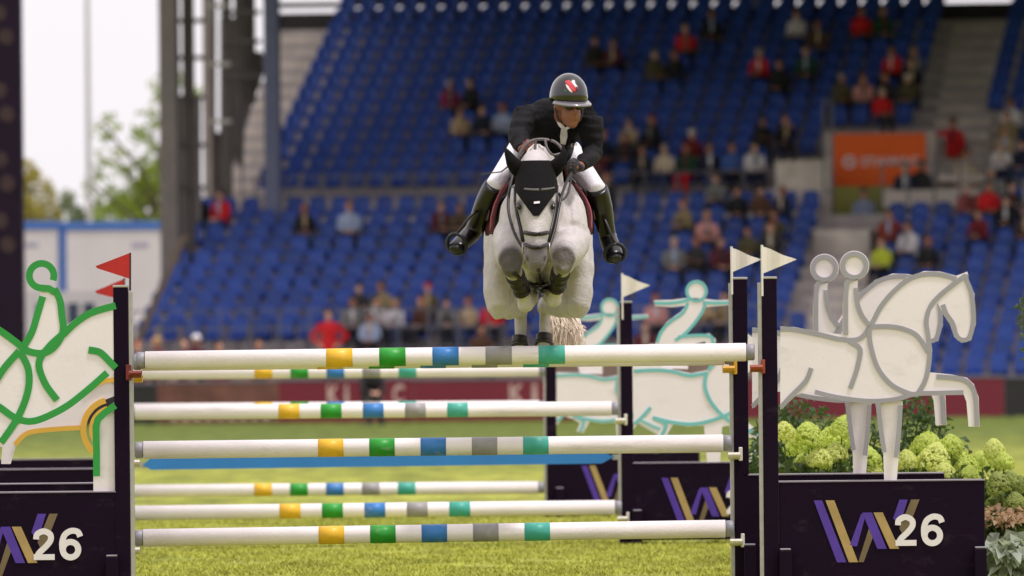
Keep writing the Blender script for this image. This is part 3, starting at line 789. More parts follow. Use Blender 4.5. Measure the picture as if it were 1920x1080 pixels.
for i, (_, r, u, w_, z, x, y) in enumerate(seats):
    loc = S(u, w_ + 0.22, z + 0.002)
    rx = random.uniform(-0.02, 0.02)
    if i < 300:
        o = empty('stadium_seat', loc, -TH + rx)
        tag(o, 'blue plastic seat with rounded backrest in the lower rows of the grandstand', 'seat', 'blue seats in the lower rows')
        link('backrest', me_sh, o, M_seat); pn_ = link('seat_pan', me_pn, o, M_seat); link('bracket', me_bk, o, M_seatp)
        if random.random() < 0.3:      # tipped up
            pn_.rotation_euler = (R(-62), 0, 0); pn_.location = (0, 0.10, 0.38)
    else:
        for src, V_, F_ in ((SH, rest_v, rest_f), (PN, rest_v, rest_f)):
            q = len(V_); V_.extend([tuple(rot @ v + loc) for v in src.v]); F_.extend([tuple(a + q for a in f) for f in src.f])
ro = link('seat_rows', mesh_from(rest_v, rest_f, 'seat_rows', True), None, M_seat)
tag(ro, 'rows of blue seats filling the upper tier of the grandstand', 'seats', kind='stuff')

# ------------------------------------------------------------------ boards along the arena
M_crim = mat('board_crimson', srgb(116, 22, 42), 0.55, 0.05, 1)
M_black = mat('board_black', srgb(34, 30, 30), 0.55, 0.1, 1)
M_brown = mat('board_brown', srgb(112, 70, 58), 0.6, 0.35, 2.5, detail=2)
M_pale = mat('board_pale', srgb(206, 176, 168), 0.6, 0.15, 4)
BT = R(1.2)
def board(x0, x1, yt, yb, d, m, label, extra=None):
    a = P(x0, yb, d); b = P(x1, yb, d); top = P((x0 + x1) / 2, yt, d).z
    o = empty('advertising_board', (a.x, d, 0)); tag(o, label, 'board', 'boards along the edge of the arena')
    L = b.x - a.x
    MB().box(0.004, L - 0.004, 0, 0.06, 0.03, top, 0.006).build('face', m, o)
    MB().box(0.004, L - 0.004, -0.012, 0.072, top + 0.001, top + 0.05, 0.004).build('top_rail', M_rail, o)
    for k in range(3):
        x = 0.15 + (L - 0.3) * k / 2
        MB().box(x - 0.03, x + 0.03, 0.062, 0.4, 0.0, 0.05).build('stand_foot', M_steeld, o)
    if extra: extra(o, L, top)
    return o
def board_text(body, f0, f1, z0=0.45, z1=0.9):
    def f(o, L, top):
        n = len(body)
        for i, ch in enumerate(body):
            if ch == ' ': continue
            w0 = (f1 - f0) / n; me = text_mesh(ch, 1.0, 0.02, 0.003)
            fit_text(me, L * (f0 + w0 * (i + (.35 if ch == 'i' else .06))), L * (f0 + w0 * (i + (.65 if ch == 'i' else .9))), top * z0, top * z1, -0.004); link('letter', me, o, M_pale)
    return f
def smudges(o, L, top):
    rnd = random.Random(3)
    for k in range(9):
        x = L * (0.12 + 0.095 * k); h = rnd.uniform(0.12, 0.26)
        mb = MB(); mb.prism([(x, top * 0.12), (x + 0.1, top * 0.12), (x + 0.13, top * 0.12 + h * 0.6), (x + 0.06, top * 0.12 + h), (x - 0.02, top * 0.12 + h * 0.5)], lambda a, z, t: Vector((a, t, z)), -0.004, -0.001)
        mb.build('printed_figure', M_pale, o)
board(150, 294, 722, 800, 173, M_black, 'black advertising board at the left edge of the arena behind the poles')
board(294, 522, 718, 797, 173, M_brown, 'brown printed board with pale figures left of the crimson boards', smudges)
board(522, 776, 714, 795, 173, M_crim, 'crimson board with pale letters behind the crouching figure in black', board_text('Ki   C', 0.36, 0.94))
board(776, 1046, 713, 794, 173, M_crim, 'crimson board with pale letters ending beside the distant wing', board_text('Ki', 0.66, 0.9))
board(1046, 1460, 712, 792, 173, M_crim, 'crimson board mostly hidden behind the turquoise panels')
board(1460, 1883, 710, 790, 173, M_crim, 'plain crimson board behind the grey dressage horse panel')
board(1883, 2010, 709, 789, 173, M_black, 'black advertising board at the right edge of the picture')

# ------------------------------------------------------------------ beyond the stand at the left
bp_ = empty('banner_tower', (P(-40, 700, 172).x, 172, 0)); tag(bp_, 'tall dark purple banner tower with bronze pattern at the left edge', 'banner tower')
xr = P(40, 300, 172).x - bp_.location.x
MB().box(-1.2, xr, 0, 0.9, 0, 11.5, 0.02).build('tower', mat('tower_purple', srgb(30, 14, 36), 0.7, 0.15, 2, spec=0.2), bp_)
rnd = random.Random(5)
M_bronze = mat('tower_bronze', srgb(54, 31, 33), 0.6, 0.3, 4)
for k, yy in enumerate((25, 70, 170, 215, 300, 345, 415, 460)):
    z = P(10, yy, 172).z; x0 = xr - 0.42 + 0.14 * (k % 2)
    MB().prism([(x0 - .12, z - .1), (x0 + .05, z - .16), (x0 + .16, z - .02), (x0 + .1, z + .14), (x0 - .06, z + .18), (x0 - .15, z + .05)], lambda a, c, t: Vector((a, t, c)), -0.006, -0.001).build('bronze_motif', M_bronze, bp_)
def P0(x, y, d): return P(x, y, d)
DCN = 232.0
M_cont = mat('cabin_white', srgb(224, 218, 212), 0.6, 0.05, 1)
M_cblue = mat('cabin_blue', srgb(70, 116, 188), 0.55, 0.08, 1)
def cabin(x0, x1, label, mark):
    a, b = P(x0, 480, DCN), P(x1, 480, DCN); zt_ = P((x0 + x1) / 2, 416, DCN).z
    o = empty('site_cabin', (a.x, DCN, 0)); tag(o, label, 'cabin', 'white cabins beyond the stand')
    L = b.x - a.x - 0.03
    wl = MB().box(0.06, L - 0.06, 0.01, 2.4, 0.15, zt_ - 0.22, 0.01).build('wall', M_cont, o)
    MB().box(0, L, -0.02, 2.45, zt_ - 0.219, zt_, 0.02).build('roof_frame', M_cblue, o)
    MB().box(0, L, -0.02, 2.45, 0.0, 0.149, 0.02).build('floor_frame', M_cblue, o)
    for x in (0.0, L - 0.09):
        MB().box(x, x + 0.09, -0.015, 0.09, 0.15, zt_ - 0.22, 0.008).build('corner_post', M_cblue, o)
    xm, zm = P(mark, 452, DCN).x - a.x, zt_ - 0.62
    for k in range(4):
        MB().box(xm - 0.2 + 0.11 * k, xm - 0.12 + 0.11 * k, 0.0, 0.008, zm - 0.06, zm + 0.06).build('printed_mark', mat('mark_grey', srgb(150, 150, 178), 0.6), wl)
cabin(-140, 118, 'white cabin with blue frame next to the dark banner tower', 56)
cabin(118, 330, 'white cabin with blue frame ending behind the grandstand columns', 262)
vo = empty('parked_van', (P(40, 560, 212).x, 212, 0)); tag(vo, 'white van roof showing in front of the cabins', 'van')
zv = P(170, 546, 212).z; Lv = P(330, 560, 212).x - vo.location.x
prof = [(0, 0.35), (0, zv - 0.15), (0.15, zv), (Lv - 1.6, zv), (Lv - 1.0, zv - 0.75), (Lv - 0.15, zv - 1.0), (Lv, 0.5), (Lv - 0.1, 0.35)]
MB().prism(prof, lambda x, z, t: Vector((x, t, z)), 0, 1.9).build('body', mat('van_white', srgb(222, 218, 214), 0.35, 0.03, 1, coat=0.3), vo)
for x in (0.9, Lv - 1.0):
    MB().tube([(x, -0.03, 0.33), (x, 0.25, 0.33)], 0.33, 18).build('wheel', mat('tyre', srgb(30, 30, 32), 0.8), vo)
for k in range(4):
    x = 0.35 + k * (Lv - 2.2) / 4
    MB().box(x, x + (Lv - 2.2) / 4 - 0.12, -0.012, -0.002, zv - 0.85, zv - 0.28, 0.0).build('window', mat('van_glass', srgb(60, 74, 96), 0.15, 0.1, 2), vo)
mo = empty('light_mast', P(171, 780, 260) * 1); mo.location.z = 0; tag(mo, 'slender pale grey mast rising behind the cabins', 'mast')
MB().tube([(0, 0, 0), (0, 0, 6), (0, 0, 14)], [0.10, 0.085, 0.06], 12).build('pole', mat('mast_grey', srgb(190, 184, 188), 0.5, 0.05, 2), mo)
MB().box(-0.2, 0.2, -0.2, 0.2, 0, 0.12, 0.02).build('base_plate', M_steel, mo)

# trees
M_bark = mat('bark', srgb(92, 78, 62), 0.9, 0.3, 8, 0.4, 30)
def leafmat(name, c):
    m = mat(name, c, 0.6, 0.35, 0.8)
    b = m.node_tree.nodes['Principled BSDF']; b.inputs['Subsurface Weight'].default_value = 0.0
    t = m.node_tree
    tr = t.nodes.new('ShaderNodeBsdfTranslucent'); mx = t.nodes.new('ShaderNodeMixShader'); mx.inputs[0].default_value = 0.4
    tr.inputs[0].default_value = (c[0] * 1.3, c[1] * 1.3, c[2] * 0.9, 1)
    out = t.nodes['Material Output']
    t.links.new(b.outputs[0], mx.inputs[1]); t.links.new(tr.outputs[0], mx.inputs[2]); t.links.new(mx.outputs[0], out.inputs[0])
    return m
def tree(base, h, crown, leaf, m, label, n, seed, group='trees beyond the stand', limbs=7, sparse=0.0):
    """crown: list of (dx, dy, z, rx, ry, rz) clumps"""
    rn = random.Random(seed)
    o = empty('tree', base); tag(o, label, 'tree', group)
    tk = MB(); tk.tube([(0, 0, 0), (0.1, 0, h * 0.3), (-0.05, 0.1, h * 0.6), (0.05, 0, h * 0.9)], [0.24, 0.18, 0.11, 0.03], 9)
    tko = tk.build('trunk', M_bark, o)
    lm = MB()
    for (dx, dy, z, rx, ry, rz) in crown:
        z0 = min(z * 0.6, h * 0.7)
        lm.tube([(0, 0, z0), (dx * 0.4, dy * 0.4, (z0 + z) / 2 + 0.2), (dx, dy, z), (dx * 1.15, dy * 1.1, z + rz * 0.5)], [0.09, 0.06, 0.035, 0.01], 6)
    lm.build('limb', M_bark, tko)
    cv, cf = [], []
    tot = sum(a[3] * a[5] for a in crown)
    for (dx, dy, z, rx, ry, rz) in crown:
        for _ in range(int(n * rx * rz / tot)):
            while True:
                q = Vector((rn.uniform(-1, 1), rn.uniform(-1, 1), rn.uniform(-1, 1)))
                if q.length < 1 and (q.length > 0.45 or rn.random() < 0.4): break
            if math.sin(q.x * 5 + seed) * math.sin(q.z * 6 + seed * 2) + math.sin(q.y * 5) * 0.5 < -0.25 + sparse: continue
            c = Vector((dx + q.x * rx, dy + q.y * ry, z + q.z * rz))
            a = Vector((rn.gauss(0, 1), rn.gauss(0, 1), rn.gauss(0, 1))).normalized()
            b = a.cross(Vector((rn.gauss(0, 1), rn.gauss(0, 1), rn.gauss(0, 1)))).normalized()
            s = leaf * rn.uniform(0.6, 1.3); k = len(cv)
            cv += [c - a * s, c + b * s * 0.45, c + a * s, c - b * s * 0.45]; cf.append((k, k + 1, k + 2, k + 3))
    link('crown', mesh_from(cv, cf, 'crown'), o, m)['kind'] = 'stuff'
    return o
def at0(x, d): v = P(x, 700, d); v.z = 0; return v
ML1 = leafmat('leaf_olive', (0.36, 0.31, 0.07, 1)); ML2 = leafmat('leaf_green', (0.25, 0.32, 0.05, 1)); ML3 = leafmat('leaf_grey', (0.19, 0.23, 0.13, 1))
s_ = 280.0 / F
tree(at0(62, 280), 7.2, [(0, 0, 6.1, .9, .9, 1.3), (-.7, .3, 5.4, .8, .8, 1.3), (.55, 0, 5.2, .6, .7, 1.1), (-0.2, 0, 7.0, .5, .5, .7), (.1, 0, 4.2, 1.2, .9, .9)], 0.10, ML1, 'yellow green tree beside the dark banner tower', 7200, 1)
tree(at0(130, 300), 6.8, [(0, 0, 6.0, .55, .6, 1.1), (-.5, .3, 5.4, .5, .5, .9), (.5, .2, 5.5, .45, .5, .9), (0, .2, 4.6, .9, .6, .8)], 0.11, ML3, 'small grey green tree left of the mast', 5200, 2)
tree(at0(252, 270), 7.0, [(0, 0, 5.6, 1.0, 1, 1.2), (-.9, .3, 5.3, .7, .8, .9), (.7, 0, 6.0, .8, .8, 1.2), (0.6, .2, 6.7, .5, .5, .8), (-.2, 0, 4.6, 1.3, .9, .8)], 0.10, ML2, 'rounded bright green tree right of the mast', 8500, 3)
tree(at0(322, 262), 9.5, [(-.5, 0, 8.0, .8, .7, .8), (-1.5, .2, 7.2, .9, .7, .5), (-2.2, 0, 6.4, .5, .5, .7), (-1.1, .3, 6.2, .8, .6, .6), (-.3, .2, 6.8, .7, .6, .8), (-1.9, 0, 8.2, .5, .4, .5), (0.2, 0, 9.2, .9, .7, .8), (-.3, .1, 5.4, .5, .5, .6)], 0.10, ML2, 'tall loose tree with open twigs against the white sky', 3600, 4, sparse=0.22)

# ------------------------------------------------------------------ spectators
def P3(*a): return Vector(a)
def figure(pose):
    """lofts of a figure facing -Y, seated with the hip point at the origin or standing on the origin. Returns dict of meshes"""
    if pose.startswith('sit'):
        lean = {'sit': 0.0, 'sit_lean': 0.16, 'sit_fold': 0.03, 'sit_turn': 0.05}[pose]
        hip, kneez = 0.10, 0.12
        pel = [(P3(0, 0.06, 0.0), .15, .11), (P3(0, 0.03, 0.12), .165, .115)]
        waist = P3(0, 0.02 - lean * .35, 0.26); chest = P3(0, 0.0 - lean * .8, 0.43); shz = P3(0, -0.0 - lean, 0.53)
        tors = [(P3(0, 0.05, 0.02), .155, .115), (P3(0, 0.03, 0.12), .16, .12), (waist, .14, .105), (chest, .165, .115), (shz, .15, .085), (shz + P3(0, -0.01, .05), .07, .06)]
        neck = [(shz, .058, .058), (shz + P3(0, -.02, .09), .052, .055)]
        hc = shz + P3(0, -.04, .19)
        th = [[(P3(s * .085, 0.02, 0.05), .085, .085), (P3(s * .10, -.22, 0.08), .078, .078), (P3(s * .11, -.44, 0.07), .06, .06)] for s in (-1, 1)]
        shn = [[(P3(s * .11, -.43, 0.07), .06, .06), (P3(s * .115, -.44, -.15), .055, .06), (P3(s * .12, -.42, -.36), .042, .045)] for s in (-1, 1)]
        ft = [[(P3(s * .12, -.38, -.385), .042, .035), (P3(s * .125, -.50, -.40), .045, .03), (P3(s * .13, -.60, -.41), .03, .018)] for s in (-1, 1)]
        S_ = [shz + P3(s * .165, 0.0, -.02) for s in (-1, 1)]
        if pose == 'sit_fold':
            E = [P3(s * .235, -.08 - lean, .27) for s in (-1, 1)]; Hn = [P3(-s * .08, -.19 - lean, .30 + s * .02) for s in (-1, 1)]
        elif pose == 'sit_lean':
            E = [P3(s * .22, -.28, .24) for s in (-1, 1)]; Hn = [P3(s * .05, -.42, .20) for s in (-1, 1)]
        elif pose == 'sit_turn':
            E = [P3(-.25, -.02, .27), P3(.27, -.10, .34)]; Hn = [P3(-.10, -.26, .17), P3(.12, -.20, .56)]
        else:
            E = [P3(s * .235, -.06, .26) for s in (-1, 1)]; Hn = [P3(s * .07, -.26, .17) for s in (-1, 1)]
    else:
        shz = P3(0, 0, 1.42)
        pel = [(P3(0, 0, .80), .15, .11), (P3(0, 0, .95), .165, .12)]
        tors = [(P3(0, 0, .84), .16, .115), (P3(0, 0, .98), .155, .115), (P3(0, 0, 1.12), .14, .105), (P3(0, 0, 1.3), .165, .115), (shz, .15, .085), (shz + P3(0, -.01, .05), .07, .06)]
        neck = [(shz, .058, .058), (shz + P3(0, -.02, .09), .052, .055)]
        hc = shz + P3(0, -.03, .2)
        th = [[(P3(s * .085, 0, .88), .09, .09), (P3(s * .09, -.01, .65), .075, .08), (P3(s * .09, -.01, .48), .06, .06)] for s in (-1, 1)]
        shn = [[(P3(s * .09, -.01, .48), .06, .06), (P3(s * .09, .02, .3), .055, .06), (P3(s * .09, .02, .08), .04, .045)] for s in (-1, 1)]
        ft = [[(P3(s * .09, .05, .045), .042, .04), (P3(s * .10, -.08, .035), .045, .03), (P3(s * .11, -.18, .025), .03, .018)] for s in (-1, 1)]
        S_ = [shz + P3(s * .165, 0, -.02) for s in (-1, 1)]
        if pose == 'stand_hips':
            E = [P3(s * .38, .06, 1.16) for s in (-1, 1)]; Hn = [P3(s * .20, -.06, .98) for s in (-1, 1)]
        elif pose == 'stand_reach':
            E = [P3(-.42, -.06, 1.33), P3(.23, .02, 1.13)]; Hn = [P3(-.66, -.12, 1.36), P3(.22, -.08, .9)]
        else:
            E = [P3(s * .23, .02, 1.13) for s in (-1, 1)]; Hn = [P3(s * .22, -.08, .90) for s in (-1, 1)]
    sk = MB()
    for L_ in (pel, tors, neck): sk.loft(L_, 12)
    sk.ball(hc, .078, .095, .115); sk.ball(hc + P3(0, -.03, -.055), .055, .065, .06)
    sk.loft([(hc + P3(0, -.085, .02), .012, .012), (hc + P3(0, -.112, -.015), .015, .014)], 6)
    for s in (-1, 1): sk.ball(hc + P3(s * .078, 0.0, -.01), .012, .02, .03, 8)
    for L_ in th + shn + ft: sk.loft(L_, 10)
    for s_i in (0, 1):
        s1, e, h = S_[s_i], E[s_i], Hn[s_i]
        sk.loft([(s1, .05, .05), ((s1 + e) / 2, .045, .045), (e, .038, .038), ((e + h) / 2, .034, .034), (h, .027, .027)], 10)
        dr = (h - e).normalized(); sk.loft([(h - dr * .01, .034, .024), (h + dr * .05, .038, .022), (h + dr * .09, .03, .018)], 8)
        for q in range(4):
            off = P3((q - 1.5) * .017, 0, 0)
            sk.loft([(h + dr * .07 + off, .0105, .0105), (h + dr * (.12 - .008 * abs(q - 1.5)) + off + P3(0, 0, -.015), .009, .009)], 6)
        sk.loft([(h + P3(.028 * (1 if s_i == 0 else -1), 0, 0), .011, .011), (h + dr * .06 + P3(.045 * (1 if s_i == 0 else -1), 0, .008), .010, .010)], 6)
    body = remesh(sk.mesh(), 0.0105, 2)
    g = 0.014
    jk = MB(); jk.loft([(p, a + g + .006, b + g + .006) for p, a, b in tors], 14)
    for s_i in (0, 1):
        s1, e, h = S_[s_i], E[s_i], Hn[s_i]
        jk.loft([(s1 + P3(0, 0, .01), .066, .066), ((s1 + e) / 2, .062, .062), (e, .055, .055), ((e + h) / 2, .05, .05), (h - (h - e).normalized() * .02, .042, .042)], 12)
    jk.loft([(shz + P3(0, 0, .02), .075, .07), (shz + P3(0, -.01, .075), .066, .064)], 12)
    top = remesh(jk.mesh(), 0.013, 2)
    tr = MB(); tr.loft([(p, a + g, b + g) for p, a, b in pel], 14)
    for L_ in th + shn: tr.loft([(p, a + g, b + g) for p, a, b in L_], 10)
    trou = remesh(tr.mesh(), 0.014, 2)
    shoes = []
    for L_ in ft:
        sh_ = MB(); sh_.loft([(p, a + .012, b + .012) for p, a, b in L_], 10); shoes.append(remesh(sh_.mesh(), 0.012, 1))
    hb = MB(); hb.ball(hc + P3(0, .018, .028), .092, .103, .108); hb.ball(hc + P3(0, .05, -.03), .075, .06, .08)
    hair = remesh(hb.mesh(), 0.012, 1)
    hl = MB(); hl.ball(hc + P3(0, .018, .028), .094, .105, .11); hl.loft([(hc + P3(0, .05, 0), .09, .06), (hc + P3(0, .07, -.12), .10, .055), (hc + P3(0, .07, -.24), .075, .04)], 12)
    hairl = remesh(hl.mesh(), 0.012, 1)
    cb = MB(); cb.ball(hc + P3(0, .012, .045), .097, .11, .085); cb.loft([(hc + P3(0, -.07, .055), .075, .012), (hc + P3(0, -.17, .04), .05, .008)], 12)
    cap = remesh(cb.mesh(), 0.010, 1)
    fr = MB(); fr.ball(tors[3][0] + P3(0, -tors[3][2] + .012, -.02), .055, .035, .15); fr.ball(tors[3][0] + P3(0, -tors[3][2] + .02, .10), .06, .045, .05)
    front = remesh(fr.mesh(), 0.012, 1)
    return dict(front=front, body=body, top=top, trousers=trou, shoes=shoes, hair=hair, hairl=hairl, cap=cap)
FIG = {p: figure(p) for p in ('sit', 'sit_lean', 'sit_fold', 'sit_turn', 'stand', 'stand_hips', 'stand_reach')}
COL = dict(black=(24, 24, 28), navy=(30, 36, 62), red=(222, 30, 36), darkred=(120, 26, 36), maroon=(96, 34, 46), magenta=(140, 24, 72), white=(222, 216, 220), paleblue=(170, 184, 214), beige=(190, 164, 130), khaki=(150, 132, 96),
           olive=(92, 84, 56), brown=(92, 62, 44), grey=(128, 126, 124), green=(26, 72, 46), cream=(214, 196, 172), pink=(222, 158, 152), orange=(196, 96, 44), rust=(150, 58, 40), lime=(196, 206, 60), blue=(70, 100, 170), jeans=(58, 74, 112), tan=(176, 140, 100), charcoal=(50, 48, 50), plaid=(150, 76, 76))
HAIRC = dict(dark=(34, 26, 22), brown=(74, 50, 34), blond=(176, 140, 92), grey=(170, 164, 160), ginger=(140, 72, 40), white=(226, 222, 222), redcap=(206, 60, 60), blackcap=(24, 22, 24))
SKIN = [(214, 160, 132), (196, 140, 112), (222, 172, 148), (176, 120, 92)]
def cmat(kind, key, tab):
    return mat('%s_%s' % (kind, key), srgb(*tab[key]), 0.8, 0.16, 9, 0.2, 60)
npl = [0]
def person(loc, pose, top, trousers, hair, label, rz=0.0, scale=1.0, group='spectators in the grandstand'):
    npl[0] += 1; k = npl[0]; f = FIG[pose]
    sk = mat('skin_%d' % (k % 4), srgb(*SKIN[k % 4]), 0.55, 0.06, 12)
    o = link('person', f['body'], None, sk, loc); o.rotation_euler = (0, 0, -TH + rz); o.scale = (scale,) * 3
    tag(o, label, 'person', group)
    link('jacket', f['top'], o, cmat('cloth', top, COL)); link('trousers', f['trousers'], o, cmat('cloth', trousers, COL))
    for q in f['shoes']: link('shoe', q, o, cmat('cloth', 'charcoal', COL))
    if k % 5 in (0, 2, 3): link('shirt_front', f['front'], o, cmat('cloth', ('white', 'grey', 'paleblue', 'beige', 'charcoal', 'maroon', 'cream')[k % 7], COL))
    iscap = hair.endswith('cap') or hair == 'whitehat'
    key = 'white' if hair == 'whitehat' else hair.replace('_long', '')
    link('cap' if iscap else 'hair', f['cap' if iscap else ('hairl' if hair.endswith('_long') else 'hair')], o, cmat('hair', key, HAIRC))
    return o
taken = set()
def seated(x, y, top, hair, desc, pose='sit', trousers='charcoal', rz=0.0):
    best = None
    for r, (w_, dp, z, rise, tier) in enumerate(ROWS):
        u = solve_u(x, w_ + 0.45, z + 1.15); py = proj(S(u, w_ + 0.42, z + 1.18))[1]
        j = round((u - U_PHASE) / 0.5)
        for jj in (j, j - 1, j + 1):
            if (r, jj) in taken: continue
            onseat = (r, jj) in SEATLIST
            px = proj(S(U_PHASE + 0.5 * jj, w_ + 0.42, z + 1.18))[0]
            c = abs(py - y) + 0.8 * abs(px - x) + (0 if onseat else 60)
            if best is None or c < best[0]: best = (c, r, jj)
    _, r, j = best; taken.add((r, j))
    w_, dp, z, rise, tier = ROWS[r]
    person(S(U_PHASE + 0.5 * j, w_ + 0.42, z + 0.46), pose, top, trousers, hair, desc, rz, random.uniform(0.86, 0.99))
